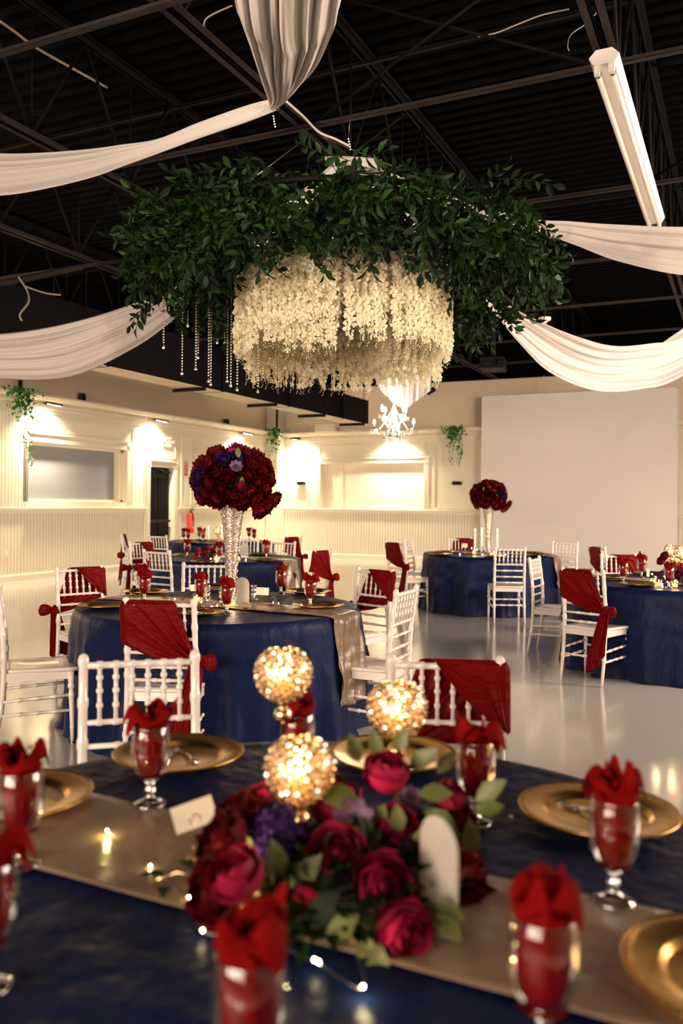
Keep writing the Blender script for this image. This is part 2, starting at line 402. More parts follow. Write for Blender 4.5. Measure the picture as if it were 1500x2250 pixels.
# door_1: black panelled exit door, push bar and closer
r = sroot('door_1'); y0, y1, _, z1 = D1; casing_left(r, y0, y1, 0, z1, .13)
r2 = MB().box(XL-.16, XL-.11, y0+.02, y1-.02, .01, z1-.02).build('door_leaf', 'door', r, False)
for a, b, c, d in ((y0+.1, y0+.40, .2, .95), (y0+.44, y1-.1, .2, .95), (y0+.1, y0+.40, 1.12, 1.98), (y0+.44, y1-.1, 1.12, 1.98)):
    MB().box(XL-.112, XL-.095, a, b, c, d).build('door_panel', 'door', r2, False)
for k in range(5): MB().box(XL-.096, XL-.088, y0+.12+k*.13, y0+.16+k*.13, 1.14, 1.96).build('door_rib', 'steel', r2, False)
MB().box(XL-.11, XL-.03, y0+.05, y1-.06, .98, 1.03).build('push_bar', 'chord', r2, False)
MB().box(XL-.11, XL-.04, y1-.32, y1-.06, 2.06, 2.12).tube([(XL-.04, y1-.3, 2.11), (XL+.02, y1-.45, 2.13), (XL-.05, y1-.6, 2.15)], .012, 6).build('door_closer', 'chord', r2, False)
MB().box(XL-.2, XL-.19, y0, y1, 0, z1).build('door_back', 'blackpl', r, False)

# roof trusses: double-angle chords, webs, all running away from the camera
TZ0, TZ1 = 4.45, 5.58
def chord(mb, x, z, y0, y1, w=.055, g=.018, up=1):
    for s in (-1, 1):
        a, b = sorted((x+s*g, x+s*(g+w))); c, d = sorted((z, z+up*.008)); mb.box(a, b, y0, y1, c, d)
        a, b = sorted((x+s*g, x+s*(g+.008))); c, d = sorted((z, z+up*w)); mb.box(a, b, y0, y1, c, d)
for i, x in enumerate((-9.75, -7.52, -5.4, -3.22, -.88, 1.5, 3.8)):
    r = sroot('roof_truss'); yo = .35*(i % 2)
    mb = MB(); chord(mb, x, TZ0, YF+.3, YB-.2); mb.build('bottom_chord', 'chord', r, False)
    mb = MB(); chord(mb, x, TZ1, YF+.3, YB-.2, up=-1); mb.build('top_chord', 'steel', r, False)
    y = YF+.5+yo; k = 0
    while y < YB-1.4:
        q = MB().tube([(x, y, TZ0+.03), (x, y+.62, TZ1-.03)], .016, 5).tube([(x, y+.62, TZ1-.03), (x, y+1.24, TZ0+.03)], .016, 5)
        q.tube([(x, y+1.24, TZ0+.03), (x, y+1.24, TZ1-.03)], .011, 4)
        q.build('web_bar', 'steel', r); y += 1.24
for y, z in ((2.1, TZ0-.03), (4.13, TZ0-.03), (5.95, TZ0-.03), (8.3, TZ0-.03), (10.6, TZ0-.03), (12.9, TZ0-.03), (15.2, TZ0-.03), (17.5, TZ0-.03), (4.9, TZ1-.1), (7.1, TZ1-.1), (11.5, TZ1-.1)):
    struct('trim_11', MB().box(XL+.1, XR-.1, y-.02, y+.02, z-.004, z+.004).box(XL+.1, XR-.1, y-.02, y-.014, z, z+.03), 'chord' if z < 5 else 'steel')
# diagonal cross bridging between trusses
for a, b, y in ((-3.22, -.88, 6.0), (-5.4, -3.22, 8.3), (-.88, 1.5, 8.3), (-7.52, -5.4, 4.2)):
    mb = MB().tube([(a, y, TZ0), (b, y, TZ1)], .014, 5).tube([(a, y+.05, TZ1), (b, y+.05, TZ0)], .014, 5)
    struct('trim_12', mb, 'steel', True)
# ducts
mb = MB().box(-8.42, -7.95, 2, 14.2, 3.30, 4.02).add([(-8.42, 14.2, 3.30), (-7.95, 14.2, 3.30), (-7.95, 14.2, 4.02), (-8.42, 14.2, 4.02), (-8.40, 15.2, 3.30), (-8.0, 15.2, 3.30), (-8.0, 15.2, 3.86), (-8.40, 15.2, 3.86)],
     [(0, 1, 5, 4), (1, 2, 6, 5), (2, 3, 7, 6), (3, 0, 4, 7)]).box(-8.40, -8.0, 15.2, 18.1, 3.30, 3.86)
dr = thing('air_duct', 'long black rectangular air duct hung along the left side of the hall', 'duct')
mb.build('duct_body', 'duct', dr, False)
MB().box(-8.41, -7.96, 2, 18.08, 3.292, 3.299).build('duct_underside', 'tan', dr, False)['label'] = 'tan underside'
for y in (3.5, 6.3, 9.1, 11.9, 14.2, 16.6): MB().box(-8.45, -7.92, y-.02, y+.02, 3.29, 4.04 if y < 14 else 3.9).build('duct_flange', 'duct', dr, False)
MB().box(-7.955, -7.94, 9.3, 9.65, 3.55, 3.75).build('grille', 'blackpl', dr, False)
MB().box(-7.955, -7.94, 12.6, 12.9, 3.55, 3.72).build('grille', 'blackpl', dr, False)
for y in (8.6, 11.3, 13.6, 15.6, 17.6):
    MB().box(-8.50, -7.88, y-.035, y+.035, 3.235, 3.285).tube([(-7.90, y, 3.27), (-7.90, y, 4.47)], .008, 5).tube([(-8.47, y, 3.27), (-8.47, y, 4.47)], .008, 5).build('hanger_bar', 'steel', dr, False)

# pipes and cables near the ceiling
def cable(label, pts, r, m, cat='cable', name='ceiling_cable'):
    V = [Vector(p) for p in pts]; return tag(MB().tube([catmull(V, i/24) for i in range(25)], r, 6).build(name, m), label, cat)
cable('pale cable looping down from the beam near the top drape', [S(510, 12, 6), S(470, 30, 6), S(450, 45, 6), S(450, 70, 6), S(463, 95, 6)], .006, 'cable')
cable('light conduit running up along the left truss beside the ivory drape', [S(0, 47, 7), S(30, 68, 7.2), S(80, 105, 7.6), S(150, 145, 8), S(235, 192, 8.5)], .012, 'cable', 'conduit', 'conduit')
cable('twisted grey cable following the beam toward the leaf wreath', [S(628, 222, 6.3), S(665, 255, 6.5), S(700, 290, 6.7), S(735, 305, 6.8), S(765, 320, 6.9)], .010, 'drape')
cable('thin cable dangling beside the left tube light', [S(40, 608, 8.7), S(60, 640, 8.7), S(62, 665, 8.6), S(44, 690, 8.6), S(48, 705, 8.6)], .010, 'cable')
cable('short pale cable strung left of the leaf wreath', [S(52, 628, 9), S(80, 638, 9), S(105, 645, 9), S(133, 648, 9)], .010, 'cable')
cable('brownish pipe slung below the left trusses', [S(0, 622, 9.3), S(60, 612, 9.3), S(120, 598, 9.3), S(180, 586, 9.3)], .035, 'chord', 'pipe', 'pipe')
cable('thin cable drooping near the beam above the right tube light', [S(1320, 15, 5.6), S(1290, 50, 5.6), S(1255, 75, 5.6), S(1247, 100, 5.6), S(1250, 112, 5.6)], .004, 'cable')
cable('braided cable sagging under the deck at the top', [S(1250, 20, 7), S(1190, 33, 7), S(1140, 52, 7), S(1090, 72, 7), S(1050, 80, 7)], .006, 'cable')
cable('dark pipe standing in the far left corner', [(-11.25, 19.45, 3.35), (-11.25, 19.45, 3.7), (-11.25, 19.45, 4.1), (-11.25, 19.45, 4.5)], .03, 'steel', 'pipe', 'pipe')
cable('dark pipe rising from the cornice behind the left drape', [(-11.5, 10.9, 3.35), (-11.5, 10.9, 3.7), (-11.5, 10.9, 4.1), (-11.5, 10.9, 4.5)], .04, 'steel', 'pipe', 'pipe')
cable('thin wire running down the tan wall above the screen', [S(1195, 826, 19.6), S(1190, 838, 19.6), S(1187, 850, 19.6), S(1186, 866, 19.6)], .008, 'tan', 'wire', 'wire')

# fluorescent strip lights (off)
def tube_fixture(label, a, b, n=2, up=.2):
    a = Vector(a); b = Vector(b); L = (b-a).length; r = thing('fluorescent_fixture', label, 'ceiling light', a)
    r.rotation_euler = (b-a).to_track_quat('Y', 'Z').to_euler()
    mb = MB().add([(-.065, 0, 0), (-.095, 0, .05), (-.05, 0, .095), (.05, 0, .095), (.095, 0, .05), (.065, 0, 0), (-.065, L, 0), (-.095, L, .05), (-.05, L, .095), (.05, L, .095), (.095, L, .05), (.065, L, 0)],
        [(i, (i+1) % 6, 6+(i+1) % 6, 6+i) for i in range(6)]+[(5, 4, 3, 2, 1, 0), (6, 7, 8, 9, 10, 11)])
    mb.build('housing', 'wplast', r, False)
    for s in ((-1, 1) if n == 2 else (0,)):
        MB().tube([(s*.045, .06, -.035), (s*.045, L-.04, -.035)], .019, 12).build('lamp_tube', 'tube', r)
        for yy in (.03, L-.03): MB().box(s*.045-.018, s*.045+.018, yy-.02, yy+.02, -.055, .005).build('lamp_holder', 'wplast', r, False)
        MB().tube([(s*.045, .055, -.035), (s*.045, .075, -.035)], .021, 12).build('tube_cap', 'green', r)['label'] = 'green end cap'
    for yy in (.3, L-.3): MB().tube([(0, yy, .09), (0, yy, up)], .006, 5).build('hanger', 'steel', r)
    return r
tube_fixture('white two-tube strip light hung under the beam at upper right', (-.86, 5.62, 4.28), (-.86, 9.0, 4.28))
tube_fixture('white strip light at the left edge below the trusses', (-9.5, 6.6, 4.26), (-9.5, 9.05, 4.26), 1)
tube_fixture('white strip light seen behind the hanging white blossoms', S(523, 779, 13.6), S(690, 822, 16.2), 2, 1.75)
# smoke detector, projector, track spot
o = thing('ceiling_speaker', 'small round white disc fitting on the beam above the right drape', 'detector', S(1196, 706, 11.5))
MB().lathe([(0, 0), (.06, 0), (.085, .02), (.085, .05), (0, .05)], 20).build('dome', 'wplast', o); MB().lathe([(0, -.03), (.03, -.025), (.035, 0)], 12).build('sensor', 'wplast', o)
p = S(1083, 800, 14.5); o = thing('projector', 'black projector hung from a black pole right of the blossoms', 'projector', p, radians(8))
MB().box(-.2, .2, -.22, .22, -.09, .09).build('body', 'blackpl', o, False)
MB().box(-.2, .2, -.24, .24, -.11, -.092).build('tray', 'chord', o, False)
MB().tube([(0, 0, .09), (0, 0, 5.62-p.z)], .035, 8).build('pole', 'blackpl', o); MB().tube([(.12, -.22, 0), (.12, -.26, 0)], .04, 12).build('lens', 'blackpl', o)
for k in (-.12, -.05): MB().box(k, k+.05, -.225, -.22, -.03, -.015).build('vent', 'chord', o, False)
p = S(946, 860, 16); o = thing('spot_light', 'small black track spot hanging beside the back drape', 'spotlight', p)
MB().tube([(-.06, 0, -.03), (.08, -.05, .03)], [.045, .05], 12).build('can', 'blackpl', o); MB().tube([(0, 0, .04), (0, 0, 5.62-p.z)], .012, 6).build('stem', 'blackpl', o)
MB().tube([(-.062, 0, -.031), (-.066, 0, -.033)], .035, 12).build('lens', 'wplast', o)

# projection screen leaning on the back wall
o = thing('projection_screen', 'large blank white projection screen covering the right of the back wall', 'screen', (-3.52, 19.62, 0))
MB().box(-2.17, 2.17, 0, .03, .04, 4.02).build('panel', 'screen', o, False)
MB().box(-2.19, -2.17, -.01, .05, .02, 4.04).box(2.17, 2.19, -.01, .05, .02, 4.04).box(-2.19, 2.19, -.01, .05, 4.02, 4.04).box(-2.19, 2.19, -.01, .05, .02, .04).build('frame', 'wplast', o, False)

# flood lamps clipped on the cornice
LAMPS = []
def flood(label, x, y, z, dx, dy, e=210):
    r = thing('flood_lamp', label, 'wall lamp', (x, y, z), atan2(dy, dx))
    MB().box(.0, .02, -.09, .09, -.045, .0).box(-.16, .0, -.012, .012, -.01, .005).build('arm', 'steel', r, False)
    mx = Matrix.Translation((.12, 0, -.02)) @ Matrix.Rotation(radians(12), 4, 'Y')
    MB().box(-.10, .12, -.10, .10, -.018, .018, mx).build('housing', 'chord', r, False)
    MB().box(-.08, .10, -.08, .08, -.0225, -.019, mx).build('lens', 'lamp', r, False)['label'] = 'bright lit face'
    light('flood_light', 'SPOT', (x+dx*.12, y+dy*.12, z-.06), e, (1, .82, .60), .06, (x-dx*.55, y-dy*.55, z-1.7), 128, blend=.9)
for lb, y in (('lit flood lamp on the left cornice beside the hanging ivy', 11.48), ('lit flood lamp on the left cornice above the exit door', 14.58), ('lit flood lamp on the left cornice above the tall red bouquet', 18.04)):
    flood(lb, XL+.20, y, 3.20, 1, 0)
for lb, x in (('lit flood lamp on the back cornice next to the corner ivy', -10.75), ('lit flood lamp on the back cornice behind the chandelier', -8.0)):
    flood(lb, x, YB-.20, 3.17, 0, -1)
for y in (8.3, 5.1): light('flood_light', 'SPOT', (XL+.33, y, 3.14), 210, (1, .82, .60), .06, (XL-.3, y, 1.4), 128, blend=.9)
light('flood_light', 'SPOT', (.9, YB-.33, 3.12), 190, (1, .82, .60), .06, (.9, YB+.3, 1.4), 128, blend=.9)

# small things on the walls
def slab(name, label, cat, x0, x1, y0, y1, z0, z1, m, parts=()):
    r = thing(name, label, cat, ((x0+x1)/2, (y0+y1)/2, z0)); cx, cy = (x0+x1)/2, (y0+y1)/2
    MB().box(x0-cx, x1-cx, y0-cy, y1-cy, 0, z1-z0).build('body', m, r, False); return r
def sconce(label, x, y, z, along):
    r = thing('wall_sconce', label, 'wall light', (x, y, z), 0 if along else pi/2)
    MB().box(-.11, .11, -.09, 0, -.04, .04).build('body', 'blackpl', r, False); MB().box(-.09, .09, -.08, -.01, .041, .046).build('lens', 'blackpl', r, False)
sconce('small black oblong wall light left of the back wall recess', -10.72, YB-.001, 1.97, True)
sconce('small black oblong wall light between back recess and screen', -6.38, YB-.001, 1.97, True)
sconce('small black oblong wall light on the left wall by the corner', XL+.001, 19.4, 1.99, False)
r = slab('air_unit', 'cream box unit resting on the back cornice near the duct', 'box', -10.2, -9.65, YB-.3, YB-.02, 3.321, 3.51, 'cream')
MB().tube([(.27, 0, .1), (.5, 0, .04), (.85, 0, .01)], .02, 6).tube([(-.27, 0, .1), (-.5, 0, .01)], .02, 6).build('pipe', 'cream', r)
r = slab('speaker_box', 'small grey box standing on the left cornice', 'box', XL+.03, XL+.13, 12.40, 12.5, 3.351, 3.50, 'chord'); MB().box(.05, .055, -.03, .03, .03, .12).build('front', 'steel', r, False)
r = slab('speaker_box', 'small grey box on the left cornice nearer the corner', 'box', XL+.03, XL+.13, 17.4, 17.5, 3.351, 3.48, 'chord'); MB().box(.05, .055, -.03, .03, .03, .10).build('front', 'steel', r, False)
r = slab('wall_outlet', 'ivory double outlet plate low on the left wall', 'outlet', XL+.017, XL+.024, 10.66, 10.73, .45, .57, 'wplast')
for z in (.03, .08): MB().box(.004, .007, -.015, .015, z-.012, z+.012).build('socket', 'cream', r, False)
def text(s, size, m, parent, loc, rot, extrude=.002, name='lettering', sp=1.):
    c = bpy.data.curves.new(name, 'FONT'); c.body = s; c.size = size; c.extrude = extrude; c.align_x = 'CENTER'; c.align_y = 'CENTER'; c.materials.append(M[m]); c.space_line = sp
    t = bpy.data.objects.new(name, c); COL.objects.link(t); dg = bpy.context.evaluated_depsgraph_get()
    me = bpy.data.meshes.new_from_object(t.evaluated_get(dg)); bpy.data.objects.remove(t, do_unlink=True)
    return obj(name, me, parent, loc, rot)
r = thing('exit_sign', 'small lit exit sign with two lamp heads above the black door', 'exit sign', (XL+.005, 15.16, 2.66))
MB().box(0, .05, -.14, .14, 0, .21).build('body', 'exitg', r, False); text('EXIT', .15, 'letter', r, (.053, 0, .105), (pi/2, 0, pi/2))
for s in (-1, 1): MB().tube([(.03, s*.16, .12), (.09, s*.20, .11)], [.03, .045], 12).build('lamp_head', 'wplast', r)
r = thing('extinguisher_sign', 'narrow vertical red sign on the wall right of the door', 'sign', (XL+.004, 15.9, 2.04))
MB().box(0, .006, -.06, .06, 0, .33).build('plate', 'pinkp', r, False)
for q in ((-.06, -.045, .05, .26), (.045, .06, .05, .26), (-.06, .06, .0, .04)): MB().box(.006, .009, *q).build('red_bar', 'letter', r, False)
text('F\nI\nR\nE', .05, 'letter', r, (.010, 0, .16), (pi/2, 0, pi/2), .001, sp=.75)
r = thing('fire_extinguisher', 'red fire extinguisher with black hose on the left wall past the door', 'fire extinguisher', (XL+.10, 15.98, .72))
MB().lathe([(0, 0), (.07, 0), (.078, .02), (.078, .38), (.06, .44), (.03, .47), (0, .47)], 20).build('cylinder', 'redp', r)
MB().tube([(0, 0, .46), (0, 0, .52)], .02, 8).tube([(0, -.02, .50), (0, .13, .54)], .012, 6).tube([(0, -.02, .54), (0, .12, .60)], .010, 6).build('valve', 'blackpl', r)
MB().tube([(.02, -.02, .5), (.09, -.05, .45), (.10, -.04, .3), (.09, -.02, .15)], .012, 8).build('hose', 'blackpl', r)
MB().box(.079, .082, -.04, .04, .12, .28).build('paper_label', 'card', r, False)

# ================================================================ FURNITURE
def leaf_geo(L, W, bend=.2, fold=.25):
    """pointed leaf along +y, folded on its midrib"""
    v = [(0, 0, 0)]; 
    rows = ((.22, .62), (.5, 1.), (.78, .62))
    for t, ww in rows: v += [(-W/2*ww, L*t, W*fold*ww-bend*L*t*t), (0, L*t, -bend*L*t*t), (W/2*ww, L*t, W*fold*ww-bend*L*t*t)]
    v.append((0, L, -bend*L)); f = [(0, 2, 1), (0, 3, 2)]
    for i in (1, 4): f += [(i, i+1, i+4, i+3), (i+1, i+2, i+5, i+4)]
    return v, f+[(7, 8, 10), (8, 9, 10)]
# ---- chiavari chair, facing +y, origin on the floor below the seat
def post_x(z): return .183-.004*(z/.92)
def post_y(z): 
    T = [(-.245, 0), (-.205, .25), (-.192, .45), (-.203, .66), (-.238, .92)]
    for (a, za), (b, zb) in zip(T, T[1:]):
        if z <= zb: return lerp(a, b, (z-za)/(zb-za))
    return -.238
def bam(p0, p1, r, bumps, k=1.45, seg=8, h=.012):
    """straight rod with bamboo rings at the given fractions"""
    p0, p1 = Vector(p0), Vector(p1); L = (p1-p0).length; T = [(0, r)]
    for b in bumps:
        T += [(b-h/L, r), (b-h/L*.6, r*k), (b+h/L*.6, r*k), (b+h/L, r)]
    T.append((1, r)); return [p0.lerp(p1, min(max(t, 0), 1)) for t, _ in T], [q for _, q in T]
def chair_template():
    q = thing('chiavari_chair', 'x', 'chair', group='white chiavari chairs')
    # seat: softly dished slab, wider in front
    def st(u, v):
        y = -.205+.415*v; w = lerp(.178, .212, v); x = (u*2-1)*w
        x *= 1-.06*max(0, abs(v*2-1)-.8)*5*(abs(u*2-1) > .9)
        return (x, y+.012*(1-(u*2-1)**2)*(v > .95), .452-.010*(1-(2*u-1)**2)*sin(pi*v))
    mb = MB(); mb.grid(st, 9, 9); mb.grid(lambda u, v: (st(1-u, v)[0], st(1-u, v)[1], .432), 9, 9)
    n = 81; ring = [i for i in range(9)]+[9*j+8 for j in range(1, 9)]+[72+i for i in range(7, -1, -1)]+[9*j for j in range(7, 0, -1)]
    def bot(i): r, c = divmod(i, 9); return n+r*9+(8-c)
    mb.f += [(ring[i], bot(ring[i]), bot(ring[(i+1) % len(ring)]), ring[(i+1) % len(ring)]) for i in range(len(ring))]
    mb.build('seat', 'chair', q)
    mb = MB().box(-.185, .185, .165, .183, .385, .433).box(-.165, .165, -.2, -.185, .385, .433)
    for s in (-1, 1): a, b = sorted((s*.172, s*.190)); mb.box(a, b, -.19, .17, .385, .433)
    mb.build('seat_rail', 'chair', q, False)
    for s in (-1, 1):
        Z = [0, .1, .19, .2, .22, .23, .3, .40, .50, .51, .53, .54, .63, .64, .66, .67, .76, .77, .79, .80, .89, .9, .915, .928, .935]
        Rr = [.011, .013, .015, .019, .019, .015, .0155, .0165, .016, .0195, .0195, .016, .016, .019, .019, .0155, .0155, .0185, .0185, .015, .015, .018, .0185, .014, .004]
        MB().tube([(s*post_x(z), post_y(z), z) for z in Z], Rr, 10).build('back_post', 'chair', q)
        Z = [0, .09, .10, .11, .24, .27, .285, .295, .305, .325, .335, .35, .36, .375, .43]
        Rr = [.0105, .013, .015, .013, .0155, .0165, .020, .020, .015, .015, .021, .021, .016, .019, .019]
        MB().tube([(s*(.186+.004*(1-z/.43)), .172+.012*(1-z/.43), z) for z in Z], Rr, 10).build('leg', 'chair', q)
    X = [-.128+.0512*k for k in range(6)]
    pt, rr = bam((-.18, post_y(.895), .895), (.18, post_y(.895), .895), .0115, [(x+.18)/.36 for x in X], 1.3)
    MB().tube(pt, rr, 8).build('top_rail', 'chair', q)
    for z, bb in ((.715, [(x+.18)/.36 for x in X]), (.64, (.3, .7)), (.565, (.35, .65)), (.495, (.4, .6))):
        pt, rr = bam((-.181, post_y(z), z), (.181, post_y(z), z), .0095, bb, 1.3); MB().tube(pt, rr, 8).build('rail', 'chair', q)
    me = None
    for x in X:
        if me is None:
            pt, rr = bam((0, 0, 0), (0, post_y(.89)-post_y(.72), .17), .0078, (.28, .55, .8), 1.5, h=.009); me = MB().tube(pt, rr, 7).mesh('spindle', 'chair')
        obj('spindle', me, q, (x, post_y(.72), .72))
    for p0, p1 in (((-.185, .176, .25), (.185, .176, .25)), ((-.185, -.205, .22), (.185, -.205, .22)), ((-.185, -.208, .27), (-.186, .178, .29)), ((.185, -.208, .27), (.186, .178, .29)), ((-.185, -.205, .19), (-.188, .18, .20)), ((.185, -.205, .19), (.188, .18, .20))):
        pt, rr = bam(p0, p1, .0095, (.25, .5, .75), 1.35); MB().tube(pt, rr, 8).build('stretcher', 'chair', q)
    return q
# ---- sash: draped over the top left corner of the back, knotted round the right post
def sash_template():
    q = thing('chair_sash', 'x', 'sash', group='crimson satin chair sashes')
    random.seed(5); mb = MB()
    def band(side, xr, seed):
        rg = random.Random(seed); ph = [rg.uniform(0, 6.28) for _ in range(3)]
        def fn(u, v):                   # u across the band, v from the corner to the knot
            if u < .42: a = Vector((-.202, 0, lerp(.69, .908, u/.42)))
            else: a = Vector((lerp(-.198, xr, (u-.42)/.58), 0, .912))
            b = Vector((.188, 0, lerp(.575, .625, u)))
            k = v**.92; p = a.lerp(b, k); p.z -= .02*sin(pi*k)*(1-u)
            y = post_y(max(min(p.z, .92), .5))
            pl = .010*sin(u*21+ph[0]+v*2)+.005*sin(u*47+ph[1])+.005*sin(u*11+v*6+ph[2])
            off = lerp(.016, .026, k)+.006*sin(pi*k)+pl*(.3+.9*k)
            p.y = y+side*off; return tuple(p)
        mb.grid(fn, 34, 16)
    band(-1, .085, 1)
    def corner(u, v):                   # the part folded over to the front: a triangle pulled across the corner
        if u < .42: a = Vector((-.202, 0, lerp(.69, .908, u/.42)))
        else: a = Vector((lerp(-.198, .03, (u-.42)/.58), 0, .912))
        b = Vector((-.202, 0, .69)).lerp(Vector((.03, 0, .912)), u); b += Vector((.012, 0, -.012))*sin(pi*u)
        p = a.lerp(b, v); y = post_y(min(p.z, .92)); p.y = y+.017+.012*sin(pi*v*.5)+.006*sin(v*17+u*4)*min(1, v*2)+.003*sin(v*41)
        return tuple(p)
    mb.grid(corner, 34, 14)
    # fold over the top rail and round the left post
    def over(u, v):
        if u < .42: a = (-.202-.012*sin(pi*v), 0, lerp(.69, .908, u/.42))
        else: a = (lerp(-.198, lerp(.085, .03, v), (u-.42)/.58), 0, .912+.008*sin(pi*v))
        y = post_y(a[2]); return (a[0], y+lerp(-.016, .016, v), a[2])
    mb.grid(over, 34, 5); mb.build('draped_band', 'red', q)
    kx, ky, kz = .197, post_y(.6), .60
    def knot(u, v):
        a = 2*pi*u; b = pi*v; r = .034*(1+.14*sin(5*a+3*b)+.08*sin(9*a))
        return (kx+r*.85*sin(b)*cos(a), ky-.012+r*1.05*sin(b)*sin(a), kz-r*1.15*cos(b))
    MB().grid(knot, 28, 12, True).build('knot', 'red', q)
    def loop(d, L, wd, dz, name):
        def fn(u, v):                   # a puffed bow loop, gathered at the knot and closed at its end
            s = sin(pi*min(v*.72+.10, 1)) if v < .6 else sin(pi*.532)*sqrt(max(0, 1-((v-.6)/.4)**2)); a = 2*pi*u
            pw = 1+.10*sin(5*a+3*v)*(1-v)+.05*sin(9*a)
            c = Vector((kx, ky-.015, kz))+Vector(d)*L*v+Vector((0, 0, dz*v*v))
            return (c.x+.014*s*cos(a)*pw, c.y+.024*s*cos(a)*pw, c.z+wd*s*sin(a)*pw*(.4+.6*v))
        MB().grid(fn, 26, 14, True).build(name, 'red', q)
    loop((.80, -.42, .22), .135, .056, -.03, 'bow_loop'); loop((-.15, -.8, -.1), .06, .036, -.03, 'bow_loop')
    for x0, x1, z1, w0, w1, ph in ((.180, .105, .13, .026, .060, 0), (.205, .170, .22, .022, .048, 2)):
        def tail(u, v, x0=x0, x1=x1, z1=z1, w0=w0, w1=w1, ph=ph):
            s = u*2-1; w = lerp(w0, w1, min(1, v*1.4)); z = lerp(kz-.01, z1+.035*s, v)
            return (lerp(x0, x1, min(1, v*1.3))+s*w, ky-.035-.02*v-.007*sin(s*7+ph+v*2)-.013*cos(s*3+ph)*v+.012*sin(3*v+ph)-.004*sin(s*17+v*5), z)
        MB().grid(tail, 24, 20).build('tail', 'red', q)
    for c in q.children:
        m = c.modifiers.new('cloth', 'SOLIDIFY'); m.thickness = .0022
    return q
# x, y of the middle of the back's top (right and ahead of the camera), facing direction, chair label, sash label
CH = [
 (-.936, 4.36, .06, 1, 'white chiavari chair seen from behind, crimson sash, before the middle table', 'crimson sash on the chair standing before the middle table, seen from behind'),
 (-.66, 2.78, .28, -.96, 'white chiavari chair without sash across the foreground table, left one', None),
 (.35, 2.79, -.08, -1, 'white chiavari chair with crimson sash across the foreground table, right one', 'crimson sash on the chair across the foreground table'),
 (-2.03, 4.98, .93, .34, 'white chiavari chair in side view at the left edge, by the middle table', None),
 (-2.02, 6.5, .66, -.75, 'white chiavari chair with crimson sash beyond the left rim of the middle table', 'crimson sash knotted on the chair beyond the left rim of the middle table'),
 (-1.13, 7.02, .12, -1, 'white chiavari chair facing the camera across the middle table, behind two goblets', None),
 (.27, 6.6, -.70, -.72, 'white chiavari chair with crimson sash beyond the right rim of the middle table', 'crimson sash on the chair beyond the right rim of the middle table'),
 (.40, 5.1, -.91, .41, 'white chiavari chair without sash at the right side of the middle table, seat toward it', None),
 (-.195, 9.25, -.86, .50, 'white chiavari chair with crimson sash standing alone between the middle and back tables', 'crimson sash on the lone chair between middle and back tables'),
 (-2.55, 10.7, .84, -.54, 'white chiavari chair with crimson sash at the left side of the second table back', 'crimson sash on the chair left of the second table back'),
 (-1.93, 8.8, .50, .86, 'white chiavari chair without sash, seen from behind, at the second table back', None),
 (-2.79, 12.75, .45, .89, 'white chiavari chair behind two others on the left, before the farthest left table', None),
 (-3.25, 14.2, .95, .25, 'farthest white chiavari chair on the left, in front of the black door', None),
 (-3.42, 13.2, .97, .1, 'white chiavari chair seen edge-on at far left, thin strip of red sash', 'thin edge-on crimson sash on the far left chair'),
 (-.77, 11.2, -.45, -.89, 'white chiavari chair without sash right of the second table back, facing the camera', None),
 (-.72, 12.9, -.80, .60, 'white chiavari chair with crimson sash at the right of the farthest left table', 'crimson sash with a long tail on the chair right of the farthest left table'),
 (-1.36, 11.95, .0, -1, 'white chiavari chair just right of the tall crystal vase, behind the second table', None),
 (-2.15, 16.1, .05, -1, 'white chiavari chair on the far side of the farthest left table', None),
 (.73, 11.3, .80, .60, 'white chiavari chair with crimson sash at the left of the candlelit right table', 'crimson sash on the chair left of the candlelit right table'),
 (.99, 12.45, .93, -.37, 'white chiavari chair without sash behind the sashed one, left of the candlelit table', None),
 (2.05, 10.2, .02, 1, 'white chiavari chair seen squarely from behind in front of the candlelit right table', None),
 (1.85, 13.1, .05, -1, 'white chiavari chair with crimson sash across the candlelit right table, behind its candles', 'crimson sash on the chair behind the candles of the right table'),
 (3.22, 12.1, -.55, -.83, 'white chiavari chair before the projection screen, right of the candlelit table', None),
 (1.91, 8.32, .88, -.47, 'white chiavari chair in side view between the two right tables, no sash', None),
 (1.95, 6.79, .70, .71, 'white chiavari chair with crimson bow seen from behind at the far right table', 'crimson sash with big bow on the chair left of the far right table'),
 (3.26, 10.7, .97, .20, 'white chiavari chair seen edge-on before the screen, narrow crimson sash', 'narrow edge-on crimson sash before the projection screen'),
 (2.98, 9.05, -.02, -1, 'white chiavari chair with crimson sash across the far right table, facing the camera', 'crimson sash on the chair across the far right table'),
]
C0 = S0 = None
for bx, by, fx, fy, cl, sl in CH:
    n = sqrt(fx*fx+fy*fy); fx, fy = fx/n, fy/n
    x, y = R2(bx+fx*.238, by+fy*.238); rz = atan2(fy, fx)+TH-pi/2
    if C0 is None: C0 = chair_template(); C0.location = (x, y, 0); C0.rotation_euler = (0, 0, rz); C0['label'] = cl
    else: dup(C0, (x, y, 0), rz, cl)
    if sl:
        if S0 is None: S0 = sash_template(); S0.location = (x, y, 0); S0.rotation_euler = (0, 0, rz); S0['label'] = sl
        else: dup(S0, (x, y, 0), rz, sl)

